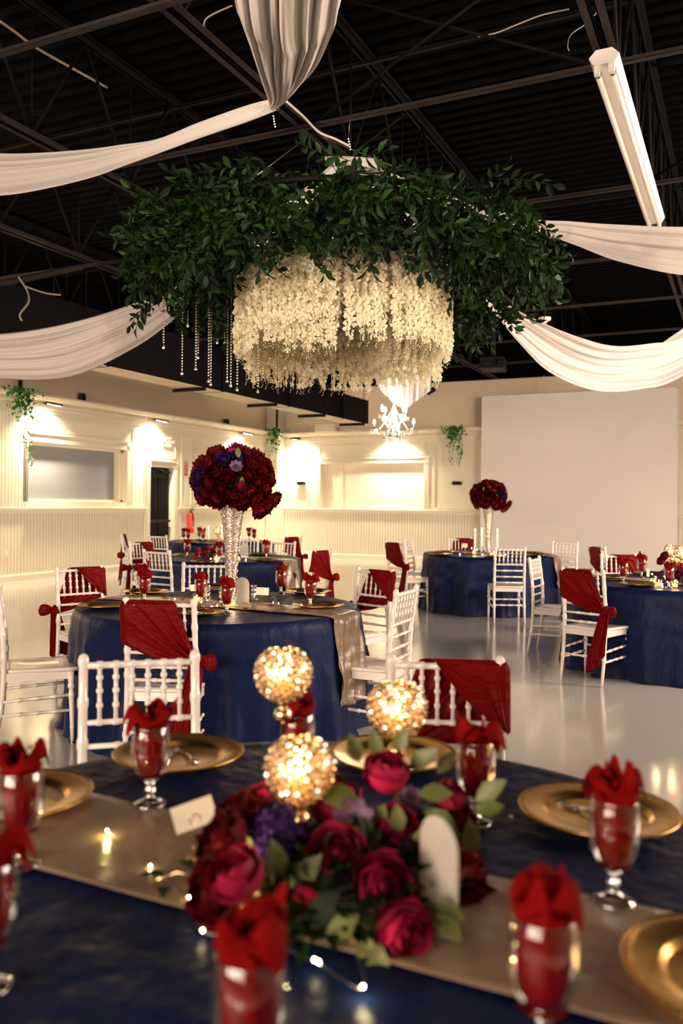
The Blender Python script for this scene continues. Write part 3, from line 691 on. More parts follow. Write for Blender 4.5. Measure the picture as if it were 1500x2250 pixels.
# ---- tables: folding round table, navy cloth, champagne runner
TR, TH_ = .905, .76
def cloth_fn(seed, big=.045):
    rg = random.Random(seed); K = [(rg.choice((7, 9, 11, 13, 16)), rg.uniform(0, 6.28), rg.uniform(.4, 1)) for _ in range(4)]
    K2 = [(rg.choice((19, 23, 29, 37)), rg.uniform(0, 6.28), rg.uniform(.1, .3)) for _ in range(2)]
    def off(a, t):
        s = sum(w*sin(k*a+p+.8*t*sin(3*a+p)) for k, p, w in K)/2.0; s2 = sum(w*sin(k*a+p) for k, p, w in K2)
        s = s if s > 0 else s*.55
        return .012+t*.035+(t**.8)*(big*s+big*.35*s2)
    return off
def tablecloth(cx, cy, seed, label, big=.045):
    off = cloth_fn(seed, big); NA = 260; mb = MB(); vs = []; rows = []
    for r in (.0, .3, .6, .8, .87, .893): rows.append([(r*cos(2*pi*j/NA), r*sin(2*pi*j/NA), TH_+.004*(r > .7)*sin(7*2*pi*j/NA)*.0) for j in range(NA)])
    rows.append([(.904*cos(2*pi*j/NA), .904*sin(2*pi*j/NA), TH_-.004) for j in range(NA)])
    rg = random.Random(seed+9); wr = [(rg.uniform(0, 2*pi), rg.uniform(.15, .85), rg.uniform(-2.5, 2.5)) for _ in range(26)]
    for i in range(1, 19):
        t = i/18; row = []
        for j in range(NA):
            a = 2*pi*j/NA; r = .906+off(a, t)
            for wa, wt, sl in wr:           # slanting pulled creases
                d = (a-wa+pi) % (2*pi)-pi
                if abs(d) < .5: e = (t-wt)-sl*d*.5; r += .011*math.exp(-(e/.035)**2)*math.exp(-(d/.25)**2)
            z = TH_-.008-(TH_-.016)*t
            if t > .94: r += .012*(t-.94)/.06*(1+sin(17*a))
            row.append((r*cos(a), r*sin(a), z))
        rows.append(row)
    for row in rows: vs += row
    fs = [(i*NA+j, i*NA+(j+1) % NA, (i+1)*NA+(j+1) % NA, (i+1)*NA+j) for i in range(len(rows)-1) for j in range(NA)]
    mb.add(vs, fs); o = mb.build('tablecloth', 'navy'); o.location = (cx, cy, 0); return tag(o, label, 'tablecloth', 'navy tablecloths')
def runner(cx, cy, label, dl, dr, seed):
    rg = random.Random(seed); ph = [rg.uniform(0, 6.28) for _ in range(6)]
    NX, NY = 110, 22
    def fn(u, v):
        y = (v-.5)*.345; e = sqrt(.914**2-y*y); L = 2*e+dl+dr; s = u*L-dl
        wv = .0042*sin(14*u*3+9*v+ph[0]+2*sin(5*v+7*u))*sin(5*v*2+ph[1]+u*8)+.0032*sin(31*u+ph[2]+11*v+2*sin(9*u+3*v))
        if s < 0:
            t = -s; return (-e-.055*min(1, t*1.6)-.012-abs(wv)*4-.02*sin(v*7+ph[3]+t*3)**2*min(1, t*3), y, TH_-.002-t)
        if s > 2*e:
            t = s-2*e; return (e+.055*min(1, t*1.6)+.012+abs(wv)*4+.02*sin(v*7+ph[4]+t*3)**2*min(1, t*3), y, TH_-.002-t)
        edge = min(1, (min(s, 2*e-s))*8)
        return (-e+s, y, TH_+.0035+(abs(wv)+.0035)*edge*.9)
    mb = MB(); mb.grid(fn, NX, NY); o = mb.build('table_runner', 'satin'); o.location = (cx, cy, 0)
    m = o.modifiers.new('cloth', 'SOLIDIFY'); m.thickness = .0015
    return tag(o, label, 'table runner', 'champagne satin table runners')
def round_table(cx, cy, label):
    r = thing('round_table', label, 'table', (cx, cy, 0), 0, 'round tables under navy cloths')
    MB().lathe([(0, .74), (.895, .74), (.9, .745), (.9, .753), (.895, .757), (0, .757)], 48).build('tabletop', 'wplast', r)
    for a in (45, 135, 225, 315):
        x, y = .55*cos(radians(a)), .55*sin(radians(a)); MB().tube([(x, y, 0), (x*.95, y*.95, .74)], .014, 8).build('leg', 'steel', r)
TAB = {}
for k, X, Y, seed, nm, hang in (
    ('t0', None, None, 11, 'the foreground table', (.42, .42)), ('t1', -.79, 5.5, 3, 'the middle table', (.5, .52)),
    ('t2', -1.42, 10.3, 22, 'the second table back, behind the crystal vase', (.4, .42)), ('t3', -2.08, 14.6, 35, 'the farthest left table', (.4, .4)),
    ('t4', 2.07, 11.7, 47, 'the candlelit table on the right', (.4, .42)), ('t5', 3.0, 7.6, 53, 'the far right table', (.4, .4))):
    cx, cy = (-.70, 1.30) if X is None else R2(X, Y); TAB[k] = (cx, cy)
    round_table(cx, cy, 'folding table hidden under the cloth of '+nm)
    tablecloth(cx, cy, seed, 'navy taffeta cloth over '+nm, .082)
    runner(cx, cy, 'champagne satin runner laid across '+nm, *hang, seed)
ZT_ = TH_+.0062

# ---- tableware templates
def goblet_template():
    q = thing('water_goblet', 'x', 'glass', group='stemmed water goblets')
    o_ = [(.0, .052), (.012, .053), (.022, .060), (.033, .075), (.040, .095), (.0425, .115), (.0415, .14), (.038, .172)]
    MB().lathe(o_+[(.0372, .173), (.0362, .172)]+[(max(r-.002, 0), z+.002*(z < .07)) for r, z in o_[::-1]], 32).build('bowl', 'glass', q)
    MB().lathe([(0, 0), (.034, 0), (.036, .002), (.034, .005), (.018, .010), (.011, .016), (.0075, .024), (.011, .031), (.0115, .035), (.0075, .040), (.0085, .046), (.014, .052), (.008, .0535), (0, .054)], 28).build('stem', 'stem', q)
    MB().lathe([(.0375, .1715), (.0388, .1725), (.0375, .1738), (.0365, .1725), (.0375, .1715)], 32).build('rim', 'stem', q)
    return q
def napkin_mesh(seed):
    rg = random.Random(seed); mb = MB(); NA = 44
    pk = [rg.uniform(0, 2*pi)]; pk += [pk[0]+rg.uniform(2.0, 2.8), pk[0]+rg.uniform(3.9, 4.8)]
    hk = [rg.uniform(.055, .08), rg.uniform(.03, .07), rg.uniform(0, .03)]; ph = [rg.uniform(0, 6.28) for _ in range(4)]
    def bowl(z): 
        T = [(.022, .066), (.027, .08), (.0325, .11), (.0345, .14), (.0345, .172), (.036, .185), (.041, .20)]
        z = max(z, .066)
        for (a, za), (b, zb) in zip(T, T[1:]):
            if z <= zb: return lerp(a, b, (z-za)/(zb-za))
        return .041
    def shell(k, amp, hb, seed2, twist):
        def fn(u, v):
            a = 2*pi*u; h = .185+hb
            for p, hh in zip(pk, hk):
                d = abs((a-p-twist+pi) % (2*pi)-pi); h += hh*amp*max(0, 1-d/.62)**1.25
            z = lerp(.060, h, v**.8); top = max(0, (z-.175)/.08)
            r = bowl(z)*k; pl = 1+.045*sin(9*a+ph[0])+.03*sin(15*a+ph[1]+z*30)
            if z < .075: r *= .55+.45*(z-.060)/.015
            r = r*pl+top*(.014*(1+sin(3*a+ph[2]))+.008*sin(7*a+ph[3]))
            return (r*cos(a+.8*top*twist), r*sin(a+.8*top*twist), z)
        mb.grid(fn, NA, 16, True)
    shell(.96, 1., -.004, 0, 0); shell(.64, .35, .006, 1, 1.3); shell(.34, .9, -.012, 2, 2.4)
    mb.lathe([(0, .082), (.018, .061), (.03, .064)], 20)
    # a folded corner drooping over the rim
    for a0, ln, hz in ((pk[0]+pi+rg.uniform(-.4, .4), .050, .205), (pk[0]+1.2, .034, .212), (pk[1]+.9, .040, .200)):
        def flap(u, v):
            s = (u*2-1)*(1-v*.88); r = .026+ln*v-.010*v*v; z = hz+.012*sin(2*pi*v*.55)-.046*v*v+.009*cos(s*4)
            a = a0+s*1.0; return (r*cos(a), r*sin(a), z)
        mb.grid(flap, 11, 8)
    def rim_roll(u, v):
        a = 2*pi*u; b = 2*pi*v; rr = .010*(1+.3*sin(4*a+ph[3])); r = .033+rr*cos(b); return (r*cos(a), r*sin(a), .192+.010*sin(2*a+ph[1])+rr*sin(b))
    mb.grid(rim_roll, 30, 8, True); me = mb.mesh('napkin', 'napkin'); return me
NAP = [napkin_mesh(s) for s in (1, 2, 3, 4, 5)]
def plate_template():
    q = thing('charger_plate', 'x', 'plate', group='gold charger plates')
    MB().lathe([(0, .004), (.098, .004), (.104, .006), (.112, .013), (.118, .0155), (.150, .0185), (.1635, .0205), (.1665, .0195), (.166, .0175), (.118, .011), (.108, .0005), (0, .0005)], 56).build('plate_body', 'gold', q)
    mb = MB(); 
    mb.lathe([(.1630, .0205), (.1655, .0222), (.168, .0205), (.1665, .0190)], 56); mb.build('beaded_rim', 'gold', q)
    return q
G0 = goblet_template(); P0 = plate_template(); gi = [0]
def goblet(px, py, where, z=None, rz=None, sc=1.):
    p = P(px, py, ZT_ if z is None else z); k = gi[0]; gi[0] += 1; rz = random.Random(k).uniform(0, 6.28) if rz is None else rz
    lb = 'clear stemmed goblet '+where
    if k == 0: G0.location = p; G0['label'] = lb; G0.rotation_euler = (0, 0, rz)
    else: dup(G0, p, rz, lb)
    o = obj('folded_napkin', NAP[k % 5], None, p+Vector((0, 0, .0005)), (0, 0, rz)); tag(o, 'crimson napkin in goblet '+where, 'napkin', 'crimson napkins in the goblets')
pi_ = [0]
def charger(px, py, where, fork=None):
    p = P(px, py, ZT_); k = pi_[0]; pi_[0] += 1; lb = 'round gold charger plate, '+where
    if k == 0: P0.location = p; P0['label'] = lb
    else: dup(P0, p, 0, lb)
    if fork is not None:
        a = fork; c = Vector((p.x, p.y, p.z+.0075))
        r = thing('dinner_fork', 'silver fork lying on the gold charger, '+where, 'fork', c, a)
        mb = MB().tube([(-.02, -.08, 0), (-.02, .01, .002), (-.02, .035, .001)], [.004, .0025, .003], 6)
        mb.build('handle', 'steelc', r); mb = MB()
        for s in (-.009, -.003, .003, .009): mb.tube([(-.02+s*.6, .035, .001), (-.02+s, .045, .0005), (-.02+s, .085, .003)], .0013, 5)
        mb.build('tines', 'steelc', r)
        r = thing('dinner_knife', 'silver knife lying on the gold charger, '+where, 'knife', c, a+.5)
        MB().tube([(.02, -.08, 0), (.02, 0, .001)], [.0045, .004], 6).build('handle', 'steelc', r); MB().box(.014, .026, 0, .09, -.001, .001).build('blade', 'steelc', r, False)
for px, py, w_ in ((45, 1900, 'at the left edge in front of the foreground runner'), (330, 1767, 'left of the place card on the foreground table'),
    (652, 1730, 'behind the tallest crystal globe'), (1043, 1808, 'behind the roses near the frosted arch'), (1347, 1980, 'before the right foreground charger'),
    (1190, 2325, 'nearest at lower right, base out of frame'), (546, 2440, 'nearest at lower centre, base out of frame'), (-32, 2170, 'cut off by the left border of the photo'),
    (317, 1323, 'on the middle table left, nearer of two overlapping'), (312, 1309, 'on the middle table left, farther of two overlapping'),
    (441, 1332, 'beside the amber votive on the middle table'), (498, 1349, 'in front of the frosted arch on the middle table'),
    (617, 1306, 'behind the place card on the middle table'), (681, 1334, 'at the right of the middle table'),
    (411, 1224, 'at the left of the second table back'), (482, 1233, 'left of the tall crystal vase on the second table back'), (585, 1227, 'at the right of the second table back'),
    (403, 1188, 'leftmost on the farthest left table'), (413, 1190, 'second from left on the farthest left table'), (438, 1186, 'third from left on the farthest left table'), (446, 1190, 'fourth from left on the farthest left table'),
    (547, 1186, 'left one of the right pair on the farthest left table'), (558, 1190, 'right one of the right pair on the farthest left table'),
    (1369, 1281, 'at the left of the far right table'), (1409, 1269, 'second from left on the far right table'), (1469, 1293, 'beside the purple flowers on the far right table')):
    goblet(px, py, w_)
for q in ((32, 1762, 'half out of frame at the left of the foreground table'), (393, 1667, 'before the unsashed chair on the foreground table', .5),
    (862, 1668, 'behind the roses on the foreground table'), (1313, 1795, 'at the right of the foreground table', 1.0), (1638, 2165, 'cut off at the lower right corner'),
    (319, 1303, 'under the left goblets of the middle table'), (232, 1334, 'at the left rim of the middle table'), (431, 1349, 'nearest on the middle table', .9),
    (465, 1292, 'on the far side of the middle table'), (679, 1303, 'right rear on the middle table'), (699, 1334, 'right front on the middle table, by the runner'),
    (413, 1220, 'left rear on the second table back'), (450, 1236, 'left front on the second table back'), (571, 1219, 'right rear on the second table back'), (583, 1232, 'right front on the second table back'),
    (415, 1193, 'left on the farthest left table'), (445, 1188, 'centre left on the farthest left table'), (555, 1193, 'right on the farthest left table'),
    (984, 1214, 'left rear on the candlelit table'), (968, 1219, 'left front on the candlelit table'), (1168, 1216, 'right rear on the candlelit table'), (1182, 1222, 'right front on the candlelit table'), (1085, 1224, 'near edge of the candlelit table'),
    (1335, 1270, 'left on the far right table'), (1407, 1287, 'nearest on the far right table', .4), (1430, 1262, 'far side of the far right table')):
    charger(*q)

# ================================================================ CANDLES, CARDS, CRYSTAL
FLAME = MB().lathe([(0, 0), (.0035, .004), (.0045, .010), (.0035, .018), (.0012, .027), (0, .031)], 10).mesh('flame', 'flame')
def add_flame(parent, z, s=1., e=.25):
    obj('wick', MB().tube([(0, 0, z-.004), (0, 0, z+.006)], .0008, 5).mesh('wick', 'blackpl'), parent)
    f = obj('flame', FLAME, parent, (0, 0, z+.003), None, s)
    l = bpy.data.lights.new('candle_light', 'POINT'); l.energy = e; l.color = (1, .68, .36); l.shadow_soft_size = .006
    o = bpy.data.objects.new('candle_light', l); COL.objects.link(o); o.parent = parent; o.location = (0, 0, z+.045)
def votive(px, py, where, m='amber', s=1., e=.3, z=None):
    r = thing('votive_candle', 'lit votive in glass cup, '+where, 'candle', P(px, py, ZT_) if z is None else z, 0, 'votive candles')
    MB().lathe([(0, 0), (.022*s, 0), (.026*s, .004), (.0285*s, .055*s), (.0275*s, .056*s), (.025*s, .006), (0, .005)], 22).build('cup', m, r)
    MB().lathe([(0, .007), (.0235*s, .007), (.0245*s, .03*s), (0, .031*s)], 18).build('wax', 'wax', r)
    add_flame(r, .033*s, .7*s, e); return r
for q in ((433, 1322, 'on the middle table beneath the goblet'), (509, 1333, 'behind the frosted arch of the middle table'),
    (475, 1232, 'left on the second table back'), (523, 1233, 'right of the vase on the second table back'), (1041, 1218, 'left of the crystal vase on the candlelit table'),
    (1084, 1220, 'right of the crystal vase on the candlelit table'), (1440, 1281, 'left on the far right table'), (1447, 1289, 'beside the purple flowers on the far right table'), (1482, 1291, 'right of the goblet on the far right table')):
    votive(*q)
votive(537, 2010, 'between the nearest napkin and the foreground roses', e=.25)
def taper(px, py, where, h=.20, hold=.10):
    r = thing('taper_candle', 'lit ivory taper in crystal holder, '+where, 'candle', P(px, py, ZT_), 0, 'taper candles')
    MB().lathe([(0, 0), (.035, 0), (.036, .008), (.012, .014), (.008, .03), (.020, .042), (.020, .05), (.008, .062), (.008, hold-.02), (.016, hold-.006), (.016, hold), (0, hold)], 14).build('holder', 'stem', r)
    MB().lathe([(0, hold-.005), (.011, hold-.005), (.0095, hold+h), (0, hold+h+.003)], 12).build('wax', 'waxw', r); add_flame(r, hold+h+.003, 1.3, .5)
for q in ((1043, 1217, 'leftmost of three on the candlelit table'), (1058, 1215, 'middle of three on the candlelit table'), (1092, 1216, 'rightmost of three on the candlelit table'),
    (458, 1191, 'left on the farthest left table', .16, .06), (487, 1190, 'half behind the crystal vase, farthest left table', .16, .08)):
    taper(*q)
def pillar(px, py, where, h):
    r = thing('crystal_candle_holder', 'clear faceted crystal candle holder, '+where, 'candle holder', P(px, py, ZT_), 0, 'crystal candle holders')
    MB().lathe([(0, 0), (.032, 0), (.032, .006), (.012, .012), (0, .012)], 8).build('base', 'stem', r, False)
    n = int(h/.034)
    for k in range(n): MB().lathe([(0, .012+k*.034), (.011, .014+k*.034), (.0175, .029+k*.034), (.011, .044+k*.034), (0, .046+k*.034)], 8).build('crystal_ball', 'stem', r, False)
    z = .012+n*.034; MB().lathe([(0, z), (.018, z), (.024, z+.018), (.022, z+.018), (.015, z+.003), (0, z+.003)], 8).build('cup', 'stem', r, False)
for q in ((456, 1325, 'left of three on the middle table', .07), (487, 1321, 'centre of three on the middle table', .04), (557, 1317, 'right of the frosted arch on the middle table', .09)): pillar(*q)
def arch(loc, rz, label, w=.095, h=.175):
    r = thing('arch_sign', label, 'table sign', loc, rz, 'frosted arch table signs')
    n = 16; o_ = [(-w/2, 0), (w/2, 0)]+[(w/2*cos(pi*k/n), h-w/2+w/2*sin(pi*k/n)) for k in range(n+1)]; m = len(o_); t = .003
    MB().add([(x, -t, z) for x, z in o_]+[(x, t, z) for x, z in o_], [tuple(range(m)), tuple(range(2*m-1, m-1, -1))]+[(i, i+m, (i+1) % m+m, (i+1) % m) for i in range(m)]).build('arch_panel', 'acryl', r, False)
    MB().box(-.035, .035, -.014, .014, 0, .012).build('foot', 'stem', r, False)
arch(P(531, 1327, ZT_), TH, 'frosted white arch sign facing the camera on the middle table')
arch(P(962, 2020, ZT_), TH-radians(62), 'frosted white arch sign turned nearly edge-on beside the foreground roses', .10, .165)
arch(P(537, 1224, ZT_), TH, 'frosted arch sign right of the vase on the second table back')
def place_card(loc, rz, label, ink=True, w=.075, h=.042, zc=.065, lean=.2):
    r = thing('place_card', label, 'card', loc, rz, 'place cards on wire holders')
    mx = Matrix.Translation((0, 0, zc)) @ Matrix.Rotation(lean, 4, 'Y') @ Matrix.Rotation(-.2, 4, 'X')
    MB().box(-w/2, w/2, -.0006, .0006, -h/2, h/2, mx).build('card', 'card', r, False)
    pts = [(0, -.002, 0), (0, -.002, zc-h/2-.004)]+[(.010*sin(a), -.004, zc-.008-.010*cos(a)) for a in [k*.5 for k in range(13)]]
    MB().tube(pts, .0009, 6).build('wire_ring', 'goldw', r)
    MB().lathe([(0, 0), (.016, 0), (.015, .003), (0, .004)], 16).build('base', 'goldw', r)
    if ink:
        mb = MB()
        for x0, x1, z in ((-.02, .012, .012), (-.012, .02, .007), (.008, .024, -.012)): mb.box(x0, x1, -.0011, -.0007, z-.0006, z+.0006, mx)
        mb.build('printed_line', 'ink', r, False)
    return r
place_card(P(576, 1325, ZT_), TH, 'small white place card on a ring wire, middle table right of the arch', True, .085, .05, .078, .05)
place_card(P(425, 1890, ZT_), TH+.25, 'blank ivory place card tilted on a ring wire, foreground table', False, .078, .048, .085, -.28)
place_card(P(424, 1310, ZT_), TH+1.0, 'ivory place card turned aside behind the amber votive, middle table', False, .06, .045, .06, .05)
place_card(P(1021, 1209, ZT_), TH, 'small white card among the plates at the left of the candlelit table', False, .075, .06, .07, .02)

# ---- crystal globe candle holders
BEAD = MB().lathe([(0, .0045), (.45, .0035/1), (.0, 0)], 3)
def bead_mesh(name, r, m):              # faceted gem, axis +z
    return MB().lathe([(0, r*.55), (r*.55, r*.50), (r*.92, r*.12), (r*.9, -r*.15), (0, -r*.35)], 8).mesh(name, m, False)
def ring_mesh(name, r, t, m):
    vs = []; n = 10
    for i in range(n):
        a = 2*pi*i/n
        for j in range(4): b = pi/2*j; vs.append(((r+t*cos(b))*cos(a), (r+t*cos(b))*sin(a), t*sin(b)))
    return MB().add(vs, [(i*4+j, ((i+1) % n)*4+j, ((i+1) % n)*4+(j+1) % 4, i*4+(j+1) % 4) for i in range(n) for j in range(4)]).mesh(name, m)
def fib(n, top=.86):                    # evenly spread directions, open at the top
    out = []
    for i in range(n):
        z = 1-2*(i+.5)/n
        if z > top: continue
        a = i*2.39996; s = sqrt(1-z*z); out.append(Vector((s*cos(a), s*sin(a), z)))
    return out
def globe(loc, zc, R, label, single=True, e=.26, n=210):
    r = thing('crystal_globe_candle_holder', label, 'candle holder', loc, 0, 'crystal globe candle holders')
    z = zc-loc[2]; b = z-R
    MB().lathe([(0, 0), (.045, 0), (.048, .004), (.045, .010), (.020, .016), (.008, .03), (.006, .05), (.006, b-.045), (.012, b-.04), (.018, b-.030), (.019, b-.024), (.010, b-.014), (.009, b-.008), (.016, b), (.022, b+.006), (0, b+.006)], 24).build('stem', 'goldw', r)
    MB().ball((0, 0, b-.028), .019, 14, 8).build('crystal_knob', 'goldw', r)
    D = fib(n); br = R*(.138 if single else .19)
    if single:
        bm_, rm_ = bead_mesh('crystal_bead', br, 'crystal'), ring_mesh('gold_ring', br*.98, br*.09, 'goldw'); RV = [tuple(x.co) for x in rm_.vertices]; RF = [tuple(x.vertices) for x in rm_.polygons]; cage = MB()
        for d in D:
            q = d.to_track_quat('Z', 'Y').to_euler()
            obj('crystal_bead', bm_, r, d*R+Vector((0, 0, z)), q); cage.add(RV, RF, Matrix.Translation(d*R+Vector((0, 0, z))) @ q.to_matrix().to_4x4())
        cage.build('gold_cage', 'goldw', r)['kind'] = 'stuff'
    else:
        mb = MB(); mr = MB()
        g = MB().lathe([(0, br*.55), (br*.8, br*.3), (br*.8, -br*.1), (0, -br*.35)], 6)
        for d in D: mb.add(g.v, g.f, Matrix.Translation(d*R+Vector((0, 0, z))) @ d.to_track_quat('Z', 'Y').to_matrix().to_4x4())
        mb.build('crystal_beads', 'crystal', r, False)['kind'] = 'stuff'
        mr = MB(); mr.lathe([(R*.5, R*.84+z), (R*.53, R*.86+z), (R*.5, R*.88+z)], 20)
        for k in range(6):
            a = pi*k/6; mr.tube([(R*.93*sin(t)*cos(a), R*.93*sin(t)*sin(a), z-R*.93*cos(t)) for t in [pi*.85*j/12-pi*.85+pi*.85*j/12 for j in range(13)]], R*.02, 4)
        mr.build('gold_cage', 'goldw', r)
    MB().lathe([(0, z-R*.78), (R*.34, z-R*.76), (R*.42, z-R*.1), (R*.40, z-R*.1), (R*.32, z-R*.70), (0, z-R*.72)], 20).build('glass_cup', 'amber', r)
    MB().lathe([(0, z-R*.71), (R*.31, z-R*.70), (R*.36, z-R*.28), (0, z-R*.26)], 18).build('wax', 'wax', r)
    add_flame(r, z-R*.26, 1.0*R/.058, e)
for px, py, Y, R, lb in ((622, 1480, 1.78, .059, 'tall gold stand with crystal globe candle holder, highest of the three in front'),
    (658, 1690, 1.46, .0595, 'gold stand with crystal globe candle holder, nearest of the three, amid roses'),
    (872, 1556, 1.72, .0590, 'gold stand with crystal globe candle holder before the right sashed chair')):
    p = S(px, py, Y); globe(Vector((p.x, p.y, ZT_)), p.z, R, lb)
for px, py, Y, R, lb in ((1474, 1209, 7.5, .057, 'gold crystal globe on a stand, left one on the far right table'),
    (1496, 1214, 7.3, .057, 'gold crystal globe at the right edge on the far right table'), (1489, 1226, 7.9, .05, 'lower gold crystal globe on the far right table'),
    (479, 1166, 14.5, .07, 'gold crystal globe goblet holder on the farthest left table')):
    p = S(px, py, Y); globe(Vector((p.x, p.y, ZT_)), p.z, R, lb, False, .4, 90)

# ================================================================ FLOWERS
def rose_mesh(name, seed, R, layers, m, ruffle=.04, opening=1.0, off=0.):
    """cupped petals in spiralling layers; faces +z"""
    rg = random.Random(seed); mb = MB(); nL = len(layers)
    for li, (cnt, top, rr) in enumerate(layers):
        for k in range(cnt):
            a0 = 2*pi*(k+.5*(li % 2))/cnt+rg.uniform(-.2, .2); span = 2*pi/cnt*1.45; ph = rg.uniform(0, 6.28); jr = rg.uniform(.94, 1.05); jt = top+rg.uniform(-.12, .12)
            def fn(u, v):
                s = u*2-1; w = sqrt(max(0, 1-abs(s)**2.6*(.25+.75*v**3))) ; th = jt*v*(1-.18*abs(s)**2*v)
                a = a0+s*span/2*min(1, .25+1.2*sin(min(v, .8)/.8*pi/2)); r = R*rr*jr*(1+.05*s)
                lip = max(0, v-.72)/.28; r *= 1+ruffle*lip*sin(5*s+ph)*1.2+.10*lip*opening*(li >= nL-2)
                x = r*sin(th); z = -r*cos(th)*1.0
                return (x*cos(a), x*sin(a), z+R*.72*(1-.0)+ruffle*R*lip*sin(7*s+ph*2))
            mb.grid(fn, 6, 6)
    mb.ball((0, 0, R*.72), R*.20, 6, 4, 1.2)
    return mb.mesh(name, m)
PEONY = [rose_mesh('peony_bloom', s, .062, [(3, 2.5, .30), (4, 2.35, .48), (5, 2.15, .66), (7, 1.9, .84), (8, 1.55, 1.0)], 'crimsonp', .13) for s in (1, 2, 3)]
PEONYP = rose_mesh('peony_bloom', 7, .058, [(4, 2.4, .40), (6, 2.1, .66), (8, 1.7, 1.0)], 'purple', .16)
ROSEF = [rose_mesh('rose_bloom', s, 1., [(3, 2.55, .30), (4, 2.45, .46), (4, 2.3, .62), (5, 2.1, .80), (6, 1.85, .97), (5, 1.5, 1.06)], 'fuchsia', .05) for s in (11, 12)]
ROSEB = rose_mesh('rose_bud', 15, 1., [(3, 2.75, .45), (4, 2.6, .66), (5, 2.35, .84), (4, 1.9, .95)], 'fuchsia', .03)
ROSES = rose_mesh('rose_bloom', 21, 1., [(4, 2.3, .40), (5, 2.0, .65), (7, 1.65, 1.0)], 'scarlet', .15)
ROSED = rose_mesh('rose_bloom', 22, 1., [(3, 2.5, .30), (4, 2.35, .48), (5, 2.15, .66), (7, 1.9, .84), (8, 1.55, 1.0)], 'crimsonp', .12)
def anemone_parts(R):
    mb = MB()
    for k in range(8):
        a = 2*pi*k/8
        def fn(u, v, a=a, k=k):
            s = u*2-1; w = R*.42*sin(pi*min(v*.78+.16, 1)); r = R*(.12+.95*v); z = R*(.38*v*v+.05*(k % 2))+R*.05*s*s
            x, y = r, s*w; return (x*cos(a)-y*sin(a), x*sin(a)+y*cos(a), z)
        mb.grid(fn, 5, 6)
    c = MB(); c.ball((0, 0, R*.12), R*.22, 10, 6, .7)
    for k in range(22): a = 2*pi*k/22; c.tube([(0, 0, R*.1), (R*.34*cos(a), R*.34*sin(a), R*.22)], R*.012, 4); c.ball((R*.34*cos(a), R*.34*sin(a), R*.22), R*.03, 5, 3)
    return mb.mesh('anemone_petals', 'lilac'), c.mesh('anemone_centre', 'blackc')
ANP, ANC = anemone_parts(1.)
def hydrangea_mesh(R, m, n=150, seed=3, fr=.2):
    rg = random.Random(seed); mb = MB()
    for d in fib(n, 1.1):
        if d.z < -.75: continue
        q = Matrix.Translation(d*R*rg.uniform(.88, 1.06)) @ d.to_track_quat('Z', 'Y').to_matrix().to_4x4() @ Matrix.Rotation(rg.uniform(0, 6), 4, 'Z') @ Matrix.Rotation(rg.uniform(-.5, .5), 4, 'X')
        for k in range(4):
            a = pi/2*k; f = R*fr
            v = [(0, 0, 0), (f*.6*cos(a-.5), f*.6*sin(a-.5), f*.15), (f*1.1*cos(a), f*1.1*sin(a), f*.3), (f*.6*cos(a+.5), f*.6*sin(a+.5), f*.15)]
            mb.add(v, [(0, 1, 2), (0, 2, 3)], q)
    mb.ball((0, 0, 0), R*.78, 10, 6); return mb.mesh('hydrangea_head', m, False)
HYD = hydrangea_mesh(1., 'purple', 190, 3, .25)
LEAF1 = MB().add(*leaf_geo(1., .55, .25, .18)).mesh('leaf', 'sage')
LEAFD = MB().add(*leaf_geo(1., .5, .2, .2)).mesh('leaf', 'leaf')
def orient(d, spin=0.): return (Vector(d).to_track_quat('Z', 'Y').to_matrix() @ Matrix.Rotation(spin, 3, 'Z')).to_euler()

# ---- tall trumpet vase of crystals with a globe bouquet
def trumpet_r(z): 
    T = [(.050, 0), (.052, .012), (.020, .03), (.022, .05), (.030, .10), (.036, .25), (.046, .40), (.062, .54), (.078, .62), (.086, .655)]
    for (a, za), (b, zb) in zip(T, T[1:]):
        if z <= zb: return lerp(a, b, (z-za)/(zb-za))
    return .086
def vase(loc, label):
    r = thing('trumpet_vase', label, 'vase', loc, 0, 'tall crystal trumpet vases')
    MB().lathe([(trumpet_r(z)-.004, z) for z in [0, .012, .03, .05, .1, .17, .25, .33, .4, .47, .54, .6, .655]], 28).build('glass_liner', 'pearl', r)
    g = MB().lathe([(0, .55), (.7, .42), (1, 0), (0, -.2)], 6); mb = MB(); z = .03; row = 0; rg = random.Random(4)
    while z < .655:
        rr = trumpet_r(z); n = max(10, int(2*pi*rr/.0125))
        for k in range(n):
            a = 2*pi*(k+.5*(row % 2))/n+rg.uniform(-.03, .03); d = Vector((cos(a), sin(a), -.12+rg.uniform(-.2, .2)))
            mb.add(g.v, g.f, Matrix.Translation((rr*cos(a), rr*sin(a), z+rg.uniform(-.002, .002))) @ d.to_track_quat('Z', 'Y').to_matrix().to_4x4() @ Matrix.Scale(.0062, 4))
        z += .0115; row += 1
    mb.build('crystal_mosaic', 'crystalw', r, False)['kind'] = 'stuff'
    for z in (.10, .22, .34, .46, .57, .652): MB().lathe([(trumpet_r(z)+.001, z-.003), (trumpet_r(z)+.006, z), (trumpet_r(z)+.001, z+.003)], 28).build('wire_band', 'goldw', r)
    MB().lathe([(0, 0), (.052, 0), (.054, .006), (.05, .012), (.02, .03), (0, .03)], 28).build('foot', 'stem', r)
    return r
